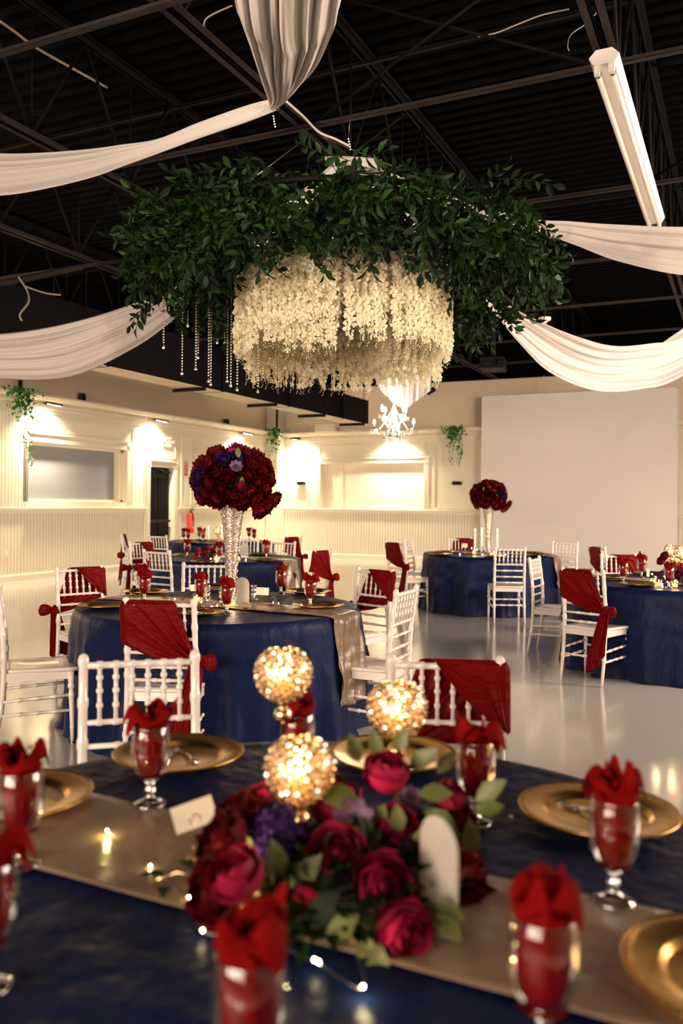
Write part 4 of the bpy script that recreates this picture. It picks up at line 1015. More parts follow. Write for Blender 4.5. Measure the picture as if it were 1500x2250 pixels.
def bouquet(loc, R, label, seed, pur, spray=True):
    rg = random.Random(seed); r = thing('globe_bouquet', label, 'flowers', loc, rg.uniform(0, 6) if not spray else TH, 'round red bouquets')
    MB().ball((0, 0, 0), R*.74, 14, 9, .85).build('foam_ball', 'foam', r)
    for i, d in enumerate(fib(78, 1.1)):
        if d.z < -.72: continue
        k = R*rg.uniform(.80, .93); p = Vector((d.x*k, d.y*k, d.z*k*.86)); c = max(((d.dot(Vector(q).normalized()), t) for q, t in pur), default=(0, None))
        if c[0] > .965 and c[1]:
            if c[1] == 'anemone': o = obj('anemone', ANP, r, p*1.16, orient(d), .040); obj('anemone_centre', ANC, o)['label'] = 'black flower centre'
            elif c[1] == 'bud': obj('rose_bud', ROSEB, r, p*1.08, orient(d), .030)['label'] = 'bright fuchsia rosebud'
            else: obj('purple_peony', PEONYP, r, p, orient(d, rg.uniform(0, 6)), rg.uniform(.9, 1.05))['label'] = 'purple bloom'
        else: obj('peony', PEONY[i % 3], r, p, orient(d+Vector((rg.uniform(-.2, .2), rg.uniform(-.2, .2), rg.uniform(-.2, .2))), rg.uniform(0, 6)), rg.uniform(.74, 1.02)*R/.235)
    for q in ((.93, -.45, -.62, .85), (1.12, -.3, -.45, .8), (.75, -.55, -.72, .9)):
        d = Vector(q[:3]); obj('peony', PEONY[rg.randrange(3)], r, d*R*.98, orient(d, rg.uniform(0, 6)), q[3])
    for q in ((.5, -.95, -.30), (.62, -.85, -.45), (.35, -.98, -.2), (-.55, -.95, .25), (.30, -.9, .75), (.1, -.7, -.85), (-.2, -.8, -.8)):
        d = Vector(q).normalized(); o = obj('leaf', LEAF1, r, d*R*.95, orient((d.x*.3+rg.uniform(-.5, .5), d.y*.4, rg.uniform(-.3, .6)), 0), (.07, .075, .07))
    return r
p = P(508, 1331, ZT_); vase(p, 'tall trumpet vase covered in crystals, standing on the middle table')
bouquet(p+Vector((0, 0, .80)), .235, 'large round bouquet of dark red peonies atop the vase of the middle table', 5,
    [((-.95, -.6, .05), 'p'), ((-.85, -.5, -.15), 'p'), ((-.15, -.8, .65), 'p'), ((.12, -.8, .6), 'anemone'), ((.3, -.6, .85), 'p'), ((-.5, -.8, .5), 'bud'), ((.45, -.9, -.2), 'bud'), ((.4, -.4, .95), 'bud'), ((-.2, -.5, 1), 'bud')])
p = P(1072, 1213, ZT_); vase(p, 'tall trumpet vase covered in crystals, standing on the candlelit right table')
bouquet(p+Vector((0, 0, .80)), .235, 'round bouquet of dark red peonies atop the vase of the right table', 9,
    [((.5, -.8, .1), 'p'), ((.8, -.6, -.1), 'p'), ((-.1, -.85, .55), 'bud'), ((.1, -.85, .6), 'bud'), ((.95, -.3, .3), 'bud')])

# ---- low centrepiece of the foreground table
def blossom(r, px, py, Y, R, me, name, aim=(0, -.6, .8), label=None, ctr=None):
    p = S(px, py, Y)-ORG; a = Vector(aim); ax, ay = R2(a.x, a.y); o = obj(name, me, r, p-Vector((ax, ay, a.z)).normalized()*R*.5, orient((ax, ay, a.z), random.uniform(0, 6)), R)
    if label: o['label'] = label
    if ctr: obj('flower_centre', ctr, o)['label'] = 'black flower centre'
    return o
random.seed(77)
ORG = P(755, 1985, ZT_); r = thing('floral_centrepiece', 'low centrepiece of fuchsia roses, purple blooms and green leaves on the foreground table', 'flowers', ORG, 0)
MB().ball((0, 0, .02), .115, 16, 8, .55).build('moss_mound', 'foam', r)
for q in ((848, 1703, 1.47, .040, ROSEB, 'rose_bud', (.1, -.35, 1)), (985, 1750, 1.55, .030, ROSEB, 'rose_bud', (.8, -.3, .7)), (735, 1770, 1.55, .050, ROSEF[0], 'rose', (-.2, -.3, 1)),
    (868, 1822, 1.47, .038, ROSEF[1], 'rose', (.2, -.7, .6)), (742, 1880, 1.38, .048, ROSEF[0], 'rose', (-.1, -.8, .75)), (838, 1946, 1.32, .047, ROSEF[1], 'rose', (.05, -1, .35)),
    (885, 2045, 1.24, .040, ROSEF[0], 'rose', (.4, -1, .1)), (680, 1975, 1.33, .034, ROSEB, 'rose_bud', (-.2, -.8, -.1)), (565, 1757, 1.52, .030, ROSEF[0], 'rose', (-.5, -.2, .9)),
    (520, 1930, 1.22, .042, ROSEB, 'rose_bud', (-.4, -.6, .9))):
    blossom(r, *q, 'fuchsia rose')
for q in ((488, 1850, 1.40, .050, ROSED, 'red_rose', (-.8, -.4, .5), 'dark red rose'), (470, 1960, 1.30, .052, ROSED, 'red_rose', (-.8, -.6, .2), 'very dark red rose'), (1030, 1885, 1.50, .034, ROSES, 'red_rose', (.9, -.3, .4), 'scarlet ruffled rose'),
    (1040, 1990, 1.42, .040, ROSED, 'red_rose', (.6, -.8, .1), 'dark scarlet rose'), (1040, 1940, 1.46, .034, ROSES, 'red_rose', (.9, -.4, .1), 'scarlet ruffled rose'), (520, 1790, 1.48, .045, ROSED, 'red_rose', (-.6, -.2, .8), 'very dark red rose'),
    (1000, 1800, 1.62, .045, ROSED, 'red_rose', (.7, -.2, .8), 'very dark red rose'), (665, 1880, 1.48, .045, ROSED, 'red_rose', (0, -.5, .9), 'very dark red rose'), (700, 1720, 1.62, .042, ROSED, 'red_rose', (0, 0, 1), 'very dark red rose')):
    blossom(r, *q)
for q in ((600, 1815, 1.45, .060, HYD, 'hydrangea', (-.2, -.5, 1)), (585, 1885, 1.40, .048, HYD, 'hydrangea', (-.2, -.8, .6)), (905, 1800, 1.62, .04, HYD, 'hydrangea', (.3, -.3, .8)), (905, 1935, 1.44, .034, HYD, 'hydrangea', (.3, -.3, .8)),
    (500, 1800, 1.48, .026, HYD, 'hydrangea', (-.6, -.2, .8))):
    blossom(r, *q, 'purple ruffled bloom')
blossom(r, 775, 1800, 1.44, .036, ANP, 'anemone', (.0, -1, .55), 'mauve anemone', ANC); blossom(r, 905, 1745, 1.55, .02, ANP, 'anemone', (.3, -.6, .7), 'small mauve bloom', ANC)
rg = random.Random(8)
for px, py, Y, dx, dz, L in ((790, 1760, 1.48, -.8, .3, .075), (815, 1790, 1.46, -.6, -.6, .06), (900, 1690, 1.5, .5, .6, .06), (915, 1745, 1.5, .9, .1, .06), (930, 1780, 1.5, .9, -.4, .065), (870, 1765, 1.46, .1, -1, .05),
    (845, 1765, 1.46, -.3, -.9, .05), (1045, 1760, 1.5, .8, .8, .06), (1040, 1785, 1.48, .9, .3, .05), (1030, 1800, 1.46, .1, -1, .055), (905, 1840, 1.42, .9, .2, .075), (925, 1860, 1.4, .6, -.5, .06), (880, 1880, 1.4, -.1, -.9, .07),
    (905, 1960, 1.35, .3, -.9, .07), (930, 1985, 1.3, .95, -.1, .06), (945, 2010, 1.28, .9, -.5, .055), (800, 1850, 1.42, -.6, .6, .05), (620, 1925, 1.36, -.2, .9, .06), (640, 1960, 1.34, .5, .8, .07), (600, 1955, 1.34, -.5, .8, .06),
    (790, 2010, 1.28, -.6, -.3, .06), (800, 2050, 1.25, .2, -.9, .055), (835, 2070, 1.23, -.1, -.8, .06), (720, 2000, 1.32, .2, -.7, .05), (560, 1860, 1.4, -.8, .4, .05), (790, 1675, 1.55, -.3, .9, .05), (870, 1655, 1.5, .3, 1, .045), (830, 1665, 1.5, -.2, 1, .045),
    (690, 2010, 1.32, -.5, -.6, .06), (640, 2030, 1.3, -.3, -.6, .06), (760, 1950, 1.36, .3, -.8, .05), (960, 1700, 1.6, .5, .7, .05), (700, 1810, 1.5, -.6, .2, .05), (655, 1800, 1.5, .2, .7, .05)):
    ax, ay = R2(dx, rg.uniform(-.5, .1)); d = Vector((ax, ay, dz)).normalized(); nrm = Vector((R2(0, -1)[0], R2(0, -1)[1], .7)); nrm = (nrm-d*nrm.dot(d)).normalized()
    x = d.cross(nrm); o = obj('leaf', LEAF1, r, S(px, py, Y)-ORG, Matrix((x, d, nrm)).transposed().to_euler(), L*1.1)
mb = MB(); lg = leaf_geo(.045, .022, .25, .2)
for k in range(420):
    a = rg.uniform(0, 2*pi); el = rg.uniform(-.1, 1.3); d = Vector((cos(a)*cos(el), sin(a)*cos(el), sin(el)*.8)); q = d*rg.uniform(.09, .165); q.z = max(q.z*.75, .008)
    if abs(q.x) > .17: continue
    mb.add(*lg, Matrix.Translation(q) @ (d+Vector((rg.uniform(-.8, .8), rg.uniform(-.8, .8), rg.uniform(-.3, .5)))).to_track_quat('Y', 'Z').to_matrix().to_4x4())
mb.build('foliage', 'leaf', r, False)['kind'] = 'stuff'
mb = MB()
for k in range(60): q = S(720+rg.uniform(-70, 60), 2030+rg.uniform(-60, 40), 1.3)-ORG; mb.ball(q, .004, 6, 4)
mb.build('berries', 'crimsonp', r)['kind'] = 'stuff'
# green sprig curling on the runner at the left of the centrepiece
p = P(420, 1950, ZT_+.01); o = thing('ivy_sprig', 'dark leafy sprig with a gold wire lying on the runner left of the roses', 'sprig', p)
MB().tube([Vector((-.07, -.02, .0)), Vector((-.03, .0, .02)), Vector((.01, 0, .022)), Vector((.05, -.02, .01)), Vector((.08, -.05, .0))], .0022, 6).build('wire_stem', 'goldw', o)
for q in ((-.05, 0, .01, 2.2), (-.01, .02, .02, 1.2), (0, -.02, .02, -1.5), (.03, -.03, .015, -2.2), (-.03, -.03, .01, -2.6), (.06, .0, .01, .6)): obj('leaf', LEAFD, o, q[:3], (.2, 0, q[3]), .05)

# ---- low red arrangements on the other tables
def low_flowers(px, py, label, seed, purple=False, R=.15):
    rg = random.Random(seed); r = thing('floral_centrepiece', label, 'flowers', P(px, py, ZT_), 0); MB().ball((0, 0, .03), R*.5, 10, 6, .6).build('moss_mound', 'foam', r)
    for d in fib(26, 1.1):
        if d.z < -.1: continue
        obj('rose', ROSEF[rg.randrange(2)] if rg.random() < .6 else ROSED, r, Vector((d.x, d.y, d.z*.7+.25))*R*.8, orient(d, rg.uniform(0, 6)), rg.uniform(.03, .042))
    for k in range(16):
        a = rg.uniform(0, 6.28); obj('leaf', LEAF1, r, (cos(a)*R*.7, sin(a)*R*.7, rg.uniform(.03, .15)), (rg.uniform(.2, 1), 0, a-pi/2), .06)
    if purple:
        for q in ((-.19, -.02, .05, .06), (-.17, -.04, .11, .045), (-.22, 0, .0, .045)): x, y = R2(q[0], q[1]); obj('hydrangea', HYD, r, (x, y, q[2]+.01), None, q[3])['label'] = 'purple ruffled bloom'
        for q in ((-.21, 0, .19, .04), (-.19, -.02, .23, .04)): x, y = R2(q[0], q[1]); obj('rose', ROSED, r, (x, y, q[2]), orient((-.5, -.5, .5)), q[3])
    return r
low_flowers(456, 1227, 'low arrangement of fuchsia roses and leaves on the second table back', 3)
low_flowers(1508, 1283, 'red rose and purple flower arrangement cut by the right edge, far right table', 4, True, .17)

# ---- rose petals scattered on the tables
PET = MB().grid(lambda u, v: ((u-.5)*.034*sin(pi*min(v*.8+.2, 1)), v*.034, .006*(2*u-1)**2+.004*v*v), 4, 4).mesh('petal', 'scarlet')
rg = random.Random(2); pl = [(356, 1313), (400, 1318), (425, 1327), (470, 1316), (540, 1337), (568, 1325), (597, 1312), (612, 1320), (590, 1331), (577, 1343), (535, 1348), (512, 1309), (546, 1322), (640, 1323)]
PW = ('leftmost, by the left charger', 'left of the amber votive', 'touching the amber votive', 'right of the amber votive', 'right of the front goblet', 'right of the frosted arch', 'behind the place card', 'farthest right of the place card', 'right of the place card wire', 'nearest the table rim', 'in front of the frosted arch', 'behind the front goblet', 'at the foot of the frosted arch', 'near the right front charger')
for i, (px, py) in enumerate(pl):
    o = obj('rose_petal', PET, None, P(px, py, ZT_+.001), (0, 0, rg.uniform(0, 6)), rg.uniform(.9, 1.4)); tag(o, 'loose red rose petal on the middle table, '+PW[i], 'petal', 'rose petals on the middle table')
for i in range(16):
    o = obj('rose_petal', PET, None, P(rg.uniform(1005, 1130), rg.uniform(1211, 1222), ZT_+.001), (0, 0, rg.uniform(0, 6)), 1.3); tag(o, 'loose red rose petal scattered on the candlelit table', 'petal', 'rose petals on the candlelit table')

# ---- fairy lights: fine wire with tiny bulbs
def fairy(label, pts, m='led', r=.0022, zz=None):
    V = [P(px, py, ZT_+.004+dz) for px, py, dz in pts]; q = thing('fairy_light_string', label, 'string lights', V[0], 0, 'fairy light strings'); V = [p-V[0] for p in V]
    MB().tube([catmull(V, i/60) for i in range(61)], .0006, 4).build('wire', 'clearw', q); me = MB().ball((0, 0, 0), r, 8, 6, 1.4).mesh('bulb', m)
    for i, p in enumerate(V):
        obj('bulb', me, q, p+Vector((0, 0, .002)))
    return q
fairy('fairy lights with tiny warm bulbs along the foreground runner', [(235, 1827, .004), (330, 1905, .0), (415, 1975, .0), (445, 2047, .0), (560, 2060, .0), (690, 2112, .004), (700, 2117, .004), (797, 2171, .004), (790, 2060, .0), (880, 1990, .0), (932, 1897, .0)], 'led', .0015)
fairy('fairy lights glinting beneath the flowers on the second table back', [(430, 1224, .01), (447, 1222, .03), (457, 1220, .03), (463, 1228, 0), (500, 1230, 0), (540, 1230, .0)], 'ledw', .004)
fairy('fairy lights around the candles of the candlelit right table', [(1010, 1218, 0), (1036, 1205, .07), (1047, 1208, .05), (1060, 1219, 0), (1078, 1218, .01), (1098, 1219, 0), (1110, 1219, 0)], 'ledw', .004)
fairy('fairy lights along the runner of the middle table', [(384, 1316, 0), (436, 1289, .05), (460, 1288, .05), (500, 1313, .02), (465, 1333, 0), (477, 1331, 0), (600, 1324, 0), (612, 1326, 0)], 'ledw', .0025)
fairy('fairy lights around the flowers of the far right table', [(1390, 1283, 0), (1432, 1262, .03), (1438, 1273, .02), (1440, 1282, 0), (1455, 1284, 0), (1466, 1279, .02), (1484, 1276, .02)], 'ledw', .0035)
l = light('led_glow', 'POINT', P(235, 1827, ZT_+.012), .04, (1, .78, .25), .004); l = light('led_glow', 'POINT', P(797, 2171, ZT_+.012), .04, (1, .85, .40), .004)
light('led_glow', 'POINT', P(600, 1324, ZT_+.012), .05, (1, .8, .4), .004)
p = P(1123, 1795, ZT_+.006); tag(MB().ball((0, 0, 0), .006, 10, 6).build('glass_bead', 'crystalw'), 'single clear glass bead on the navy cloth left of the right charger', 'bead').location = p
p = P(1424, 1290, ZT_)
o = thing('table_card', 'slim white upright card on a thin wire, far right table', 'card', P(1423, 1278, ZT_)); MB().box(-.012, .012, -.001, .001, .045, .11).build('card', 'card', o, False); MB().tube([(0, 0, 0), (0, 0, .05)], .0012, 5).build('wire', 'clearw', o)

# ================================================================ HANGING WREATH AND BLOSSOM CLOUD
WC = Vector((*R2(-.02, 6.2), 3.37)); WR, WT = 1.17, .30
rg = random.Random(31)
def sprig(seed, m='leaf', n=11, L=.34, lf=.082):
    g = random.Random(seed); mb = MB(); c = [Vector((0, 0, 0))]; d = Vector((g.uniform(-.2, .2), 1, g.uniform(0, .3))).normalized()
    for i in range(6): c.append(c[-1]+d*L/6); d = (d+Vector((g.uniform(-.15, .15), 0, -.14))).normalized()
    mb.tube(c, .0022, 4, False); lg = leaf_geo(lf, lf*.46, .2, .22)
    for i in range(n):
        t = (i+.6)/n*.999; p = catmull(c, t); s = 1 if i % 2 else -1; td = (catmull(c, min(t+.05, .999))-p).normalized() if t < .94 else d
        dr_ = (td*.7+Vector((s*.8, 0, g.uniform(-.5, .4)))).normalized() if i < n-1 else td
        mb.add(*lg, Matrix.Translation(p) @ dr_.to_track_quat('Y', 'Z').to_matrix().to_4x4() @ Matrix.Rotation(g.uniform(-.8, .8), 4, 'Y') @ Matrix.Scale(g.uniform(.75, 1.15), 4))
    return mb
SPR = [sprig(s) for s in range(40, 48)]; SPM = [s.mesh('leaf_sprig', 'leaf', False) for s in SPR]
r = thing('leaf_wreath', 'huge round hoop of dark green leafy sprigs hung from the ceiling', 'wreath', WC)
mb = MB(); mb.tube([(WR*cos(a), WR*sin(a), 0) for a in [2*pi*k/60 for k in range(61)]], .02, 6, False); mb.build('hoop', 'steel', r)
def spot(low=False):
    a = rg.uniform(0, 2*pi); b = rg.uniform(0, 2*pi); rr = WT*rg.uniform(.05, .62)
    back = (1+cos(a)*R2(0, 1)[0]+sin(a)*R2(0, 1)[1])/2      # the far side of the hoop hangs fuller
    c = Vector((cos(a)*(WR+rr*cos(b)), sin(a)*(WR+rr*cos(b)), rg.uniform(lerp(-.24, -.52, back), .10)))
    d = Vector((cos(a)*cos(b), sin(a)*cos(b), sin(b)*.5-.55))+Vector((rg.uniform(-.5, .5), rg.uniform(-.5, .5), rg.uniform(-.6, .25)))
    return Matrix.Translation(c) @ d.normalized().to_track_quat('Y', 'Z').to_matrix().to_4x4() @ Matrix.Rotation(rg.uniform(0, 6.28), 4, 'Y')
for i in range(300):
    m_ = spot(); loc, q, _ = m_.decompose(); obj('leaf_sprig', SPM[i % 8], r, loc, q.to_euler(), rg.uniform(.85, 1.2))
mb = MB()
for i in range(640): s = SPR[rg.randrange(8)]; mb.add(s.v, s.f, spot() @ Matrix.Scale(rg.uniform(.8, 1.1), 4))
mb.build('leaf_mass', 'leaf', r, False)['kind'] = 'stuff'
for q in ((-.55, -.5), (.6, -.3), (.1, .8)):
    mb = MB().tube([(q[0], q[1], .3), (-3.22-WC.x, 6.1-WC.y, TZ0-WC.z)], .004, 4); mb.build('hanging_wire', 'clearw', r)
# blossom garlands: strings of four-petalled silk florets
def garland_mesh(seed, n, step=.034):
    g = random.Random(seed); mb = MB(); mb.tube([(0, 0, 0), (0, 0, -n*step)], .0012, 4, False)
    for i in range(n):
        for s in range(2):
            a = g.uniform(-1.5, 1.5) if g.random() < .8 else g.uniform(0, 6.28); c = Vector((cos(a)*.016, sin(a)*.020, -i*step-s*step*.5+g.uniform(-.008, .008))); d = Vector((cos(a), sin(a), g.uniform(-.7, .2)))
            m_ = Matrix.Translation(c) @ d.to_track_quat('Z', 'Y').to_matrix().to_4x4() @ Matrix.Rotation(g.uniform(0, 6), 4, 'Z'); f = g.uniform(.028, .038)*(1 if i < n-2 else .6)
            for k in range(4):
                b = pi/2*k; cu = g.uniform(.05, .35)
                mb.add([(0, 0, 0), (f*.62*cos(b-.60), f*.62*sin(b-.60), f*.10), (f*1.02*cos(b-.34), f*1.02*sin(b-.34), f*cu), (f*1.02*cos(b+.34), f*1.02*sin(b+.34), f*cu), (f*.62*cos(b+.60), f*.62*sin(b+.60), f*.10)], [(0, 1, 2, 3, 4)], m_)
    for k in range(3): mb.ball((g.uniform(-.01, .01), g.uniform(-.01, .01), -n*step-.012-k*.012), .004, 5, 3)
    return mb.mesh('blossom_garland', 'bloss', False)
BC = Vector((*R2(.0, 6.2), 3.08))
r = thing('blossom_chandelier', 'round cloud of hanging ivory blossom garlands beneath the leaf wreath', 'hanging flowers', BC)
GM = {n: [garland_mesh(n*10+s, n) for s in range(3)] for n in (3, 6, 9, 11, 13, 15, 17, 19)}
def hang(X, Y, dz, n, flip=False): x, y = R2(X, Y); obj('blossom_garland', GM[n][rg.randrange(3)], r, (x, y, dz), (rg.uniform(-.04, .04), rg.uniform(-.04, .04), atan2(Y, X)+TH+(pi if flip else 0)))
mb = MB()
for rr in (.74, .5, .25): mb.tube([(rr*cos(a), rr*sin(a), .01) for a in [2*pi*k/40 for k in range(41)]], .006, 5, False)
for k in range(6): a = pi*k/6; mb.tube([(.74*cos(a), .74*sin(a), .01), (-.74*cos(a), -.74*sin(a), .01)], .005, 4)
mb.build('wire_frame', 'clearw', r)
for k in range(96):                     # outer curtain
    a = 2*pi*k/96; X, Y = .76*cos(a), .72*sin(a); front = Y < -.45 and abs(X) < .42
    if front and -.25 < X < .3 and k % 6 == 0: continue
    hang(X, Y, rg.uniform(-.09, -.05), (17 if X < 0 else 15) if front else (19 if Y > .2 else 15), Y > .1)
for k in range(72): a = 2*pi*(k+.5)/72; hang(.70*cos(a), .66*sin(a), rg.uniform(-.02, .05), 13 if sin(a) < -.3 and abs(cos(a)) < .6 else (19 if sin(a) > 0 else 15), sin(a) > 0)
for k in range(50): a = 2*pi*(k+.5)/50; hang(.62*cos(a), .58*sin(a), rg.uniform(.02, .07), 9 if sin(a) < 0 else 15, True)
for k in range(30): hang(.52*cos(pi*k/29), .52*sin(pi*k/29), 0, 13, True)
for k in range(40): a = 2*pi*(k+.5)/40; hang(.45*cos(a), .42*sin(a), rg.uniform(.04, .08), 3)
for k in range(18): a = 2*pi*k/18; hang(.42+.17*cos(a), .12+.17*sin(a), -.02, 17)
for k in range(10): a = 2*pi*k/10; hang(.42+.10*cos(a), .12+.10*sin(a), -.02, 19)
for k in range(12): hang(.02+.035*k, .60-.03*k, -.03, 17)
for k in range(8): hang(-.72+.02*k, -.1-.05*k, -.03, 13)
for q in ((-.4, 0), (.45, .1), (0, .5)): x, y = R2(*q); MB().tube([(x, y, 0), (-3.22-BC.x, 6.1-BC.y, TZ0-BC.z)], .003, 4).build('hanging_wire', 'clearw', r)

# crystal strands hanging from the left of the wreath
for i, (px, y0, y1, Y, w_) in enumerate(((360, 690, 768, 6.5, 'leftmost, short'), (401, 690, 825, 6.3, 'long, second from the left'), (413, 680, 720, 6.9, 'shortest, near the leaf edge'), (431, 700, 815, 6.3, 'third long one from the left'), (436, 700, 790, 6.8, 'just right of the third long one'),
    (459, 720, 842, 6.2, 'left of a close pair'), (464, 720, 849, 6.3, 'right of a close pair'), (478, 715, 757, 6.8, 'short, above the duct'), (500, 720, 842, 6.3, 'just left of the blossom cloud'), (508, 735, 852, 6.2, 'second beside the blossom cloud'), (522, 745, 861, 6.2, 'third beside the blossom cloud'),
    (567, 795, 865, 6.3, 'lowest, under the blossom cloud'), (577, 800, 832, 6.5, 'short, under the blossom cloud'), (605, 810, 835, 6.5, 'rightmost, under the blossom cloud'), (558, 790, 803, 6.4, 'tiny, tucked into the blossoms'), (494, 725, 757, 6.9, 'short, behind the blossom edge'))):
    a, b = S(px, y0-40, Y), S(px, y1, Y); L = a.z-b.z; r = thing('crystal_strand', 'hanging strand of clear crystal beads, '+w_, 'crystal strand', a, 0, 'crystal strands below the wreath')
    mb = MB(); k = .0
    while k < L-.04: mb.ball((0, 0, -k), .0082, 6, 4); k += .021
    mb.build('bead_chain', 'crystalw', r, False); MB().tube([(0, 0, 0), (0, 0, max(.02, 3.26-a.z))], .0012, 4).build('thread', 'clearw', r)
    MB().lathe([(0, -L), (.009, -L+.006), (.012, -L+.014), (.008, -L+.026), (.002, -L+.04), (0, -L+.042)], 8).build('crystal_drop', 'crystalw', r, False)
for px, py, Y in ((703, 540, 6.6), (920, 575, 6.9), (1065, 665, 7.2), (985, 600, 6.9), (290, 515, 6.4), (765, 305, 6.3), (600, 255, 6.3)):
    a = S(px, py, Y); r = thing('crystal_strand', 'short crystal droplet glinting at the leaf wreath, %s' % ({703: 'upper centre', 920: 'inner right', 1065: 'lower right', 985: 'right inner gap', 290: 'far left tip', 765: 'top', 600: 'above top left'}[px]), 'crystal strand', a, 0, 'loose crystals in the wreath')
    mb = MB()
    for k in range(5): mb.ball((.004*k, 0, -k*.02), .008, 6, 4)
    mb.build('bead_chain', 'crystalw', r, False); MB().tube([(0, 0, 0), (.02, 0, .25)], .001, 4).build('thread', 'clearw', r)

# ================================================================ CHANDELIER
p = S(865, 938, 13.2); r = thing('crystal_chandelier', 'lit crystal chandelier with candle bulbs before the back wall', 'chandelier', p)
MB().lathe([(0, -.16), (.02, -.15), (.03, -.12), (.012, -.09), (.05, -.05), (.06, -.03), (.02, 0), (.02, .1), (.04, .14), (.02, .2), (.03, .3), (.012, .34), (.008, .5)], 16).build('column', 'stem', r)
MB().tube([(0, 0, .5), (0, 0, 1.65)], .008, 6).build('chain', 'clearw', r); GL = bead_mesh('crystal_pendant', .018, 'crystalw')
for k in range(8):
    a = 2*pi*(k+.3)/8; R, zz = (.31, -.05) if k % 2 == 0 else (.23, .16); c, s = cos(a), sin(a)
    o = MB().tube([(.02*c, .02*s, 0), (R*.45*c, R*.45*s, -.10+zz*.5), (R*.85*c, R*.85*s, -.06+zz), (R*c, R*s, zz)], .009, 6).build('arm', 'stem', r)
    MB().lathe([(0, zz), (.055, zz+.015), (.045, zz+.005), (.01, zz+.02), (.012, zz+.09), (0, zz+.09)], 12, Matrix.Translation((R*c, R*s, 0))).build('drip_pan', 'crystalw', o)
    MB().lathe([(0, zz+.09), (.014, zz+.10), (.018, zz+.125), (.010, zz+.155), (0, zz+.175)], 10, Matrix.Translation((R*c, R*s, 0))).build('bulb', 'bulb', o)
    mb = MB()
    for j in range(6):
        b = 2*pi*j/6
        for h in range(3): mb.ball((R*c+.05*cos(b), R*s+.05*sin(b), zz-.0-h*.022), .010, 6, 4)
    mb.build('pendants', 'crystalw', o, False)
mb = MB()
for rr, z0, n in ((.16, -.10, 18), (.10, -.15, 12), (.05, -.2, 8)):
    for k in range(n):
        a = 2*pi*k/n
        for h in range(4): mb.ball((rr*cos(a), rr*sin(a), z0-h*.022), .010, 6, 4)
for k in range(8):
    a = 2*pi*k/8
    for t in range(16): f = t/15; mb.ball((lerp(.02, .24, f**1.6)*cos(a), lerp(.02, .24, f**1.6)*sin(a), lerp(.36, -.03, f)), .009, 6, 4)
mb.build('crystal_swags', 'crystalw', r, False)['kind'] = 'stuff'
light('chandelier_light', 'POINT', p+Vector((0, 0, .12)), 25, (1, .82, .62), .18)

# ================================================================ DRAPES
def drape(label, sec, pleat=.045, n=7, seed=1, NT=70, NS=54):
    """sec: (top edge px, py, bottom edge px, py, distance) along the length"""
    A = [S(a, b, Y) for a, b, c, d, Y in sec]; B = [S(c, d, Y-.05) for a, b, c, d, Y in sec]; g = random.Random(seed); ph = [g.uniform(0, 6.28) for _ in range(6)]
    def fn(u, v):
        a, b = catmull(A, v), catmull(B, v); ac = b-a; w = ac.length; tg = (catmull(A, min(v+.01, 1))-catmull(A, max(v-.01, 0)))+(catmull(B, min(v+.01, 1))-catmull(B, max(v-.01, 0)))
        nr = ac.cross(tg); nr = nr.normalized() if nr.length > 1e-9 else Vector((0, 0, 1))
        s = u+.035*sin(2*pi*u*3+ph[3]+v*4)*(1-abs(2*u-1)); c = a+ac*s
        o = w*pleat*(sin(2*pi*n*u+ph[0]+1.2*sin(v*5+ph[4]))+.55*sin(2*pi*n*1.9*u+ph[1]+v*3)+.4*sin(2*pi*n*.45*u+ph[2]))
        o += -w*.28*(1-(2*u-1)**2); return tuple(c+nr*o)
    o = MB().grid(fn, NS, NT).build('ceiling_drape', 'drape'); m = o.modifiers.new('cloth', 'SOLIDIFY'); m.thickness = .003
    return tag(o, label, 'drape', 'ivory ceiling drapes')
drape('ivory drape fanning down from overhead to its pin on the beam, top centre', [(470, -900, 800, -900, 2.4), (478, -300, 792, -300, 3.2), (513, 0, 750, 0, 4.0), (530, 60, 735, 50, 4.5), (556, 130, 700, 130, 5.1), (582, 200, 650, 190, 5.8), (594, 232, 612, 238, 6.15)], .05, 7, 2)
drape('ivory drape running from the pinned beam to the upper left edge', [(596, 222, 608, 240, 6.2), (540, 236, 548, 264, 6.2), (440, 272, 440, 301, 6.3), (350, 308, 350, 334, 6.4), (270, 320, 270, 362, 6.5), (200, 329, 200, 387, 6.6), (100, 336, 100, 412, 6.7), (0, 337, 0, 428, 6.8), (-150, 325, -150, 430, 6.9), (-500, 230, -500, 262, 7.5)], .05, 4, 3)
drape('ivory drape swagging from the wreath to the left edge above the cornice', [(755, 338, 768, 352, 7.4), (640, 440, 655, 470, 7.3), (490, 545, 512, 600, 7.2), (350, 640, 388, 697, 7.1), (250, 682, 292, 765, 7.1), (120, 715, 150, 828, 7.1), (0, 733, 0, 832, 7.1), (-120, 735, -120, 815, 7.2), (-400, 650, -400, 700, 7.5)], .035, 6, 4)
drape('ivory drape crossing behind the wreath to the upper right edge', [(765, 345, 785, 358, 7.4), (900, 395, 905, 420, 7.3), (1020, 440, 1025, 470, 7.2), (1160, 478, 1190, 514, 7.0), (1250, 484, 1265, 538, 6.9), (1350, 491, 1360, 573, 6.8), (1500, 496, 1500, 602, 6.6), (1650, 490, 1650, 600, 6.5), (2100, 370, 2100, 410, 6.3)], .045, 5, 5)
drape('ivory drape swagging from the wreath down across the projection screen', [(762, 345, 780, 360, 7.5), (915, 480, 925, 520, 7.7), (1010, 580, 1010, 620, 8.0), (1115, 668, 1082, 684, 8.2), (1190, 708, 1140, 752, 8.4), (1270, 740, 1210, 818, 8.6), (1350, 760, 1310, 858, 8.7), (1430, 755, 1410, 855, 8.8), (1510, 740, 1500, 826, 8.9), (1700, 660, 1700, 690, 9.2)], .035, 7, 6)
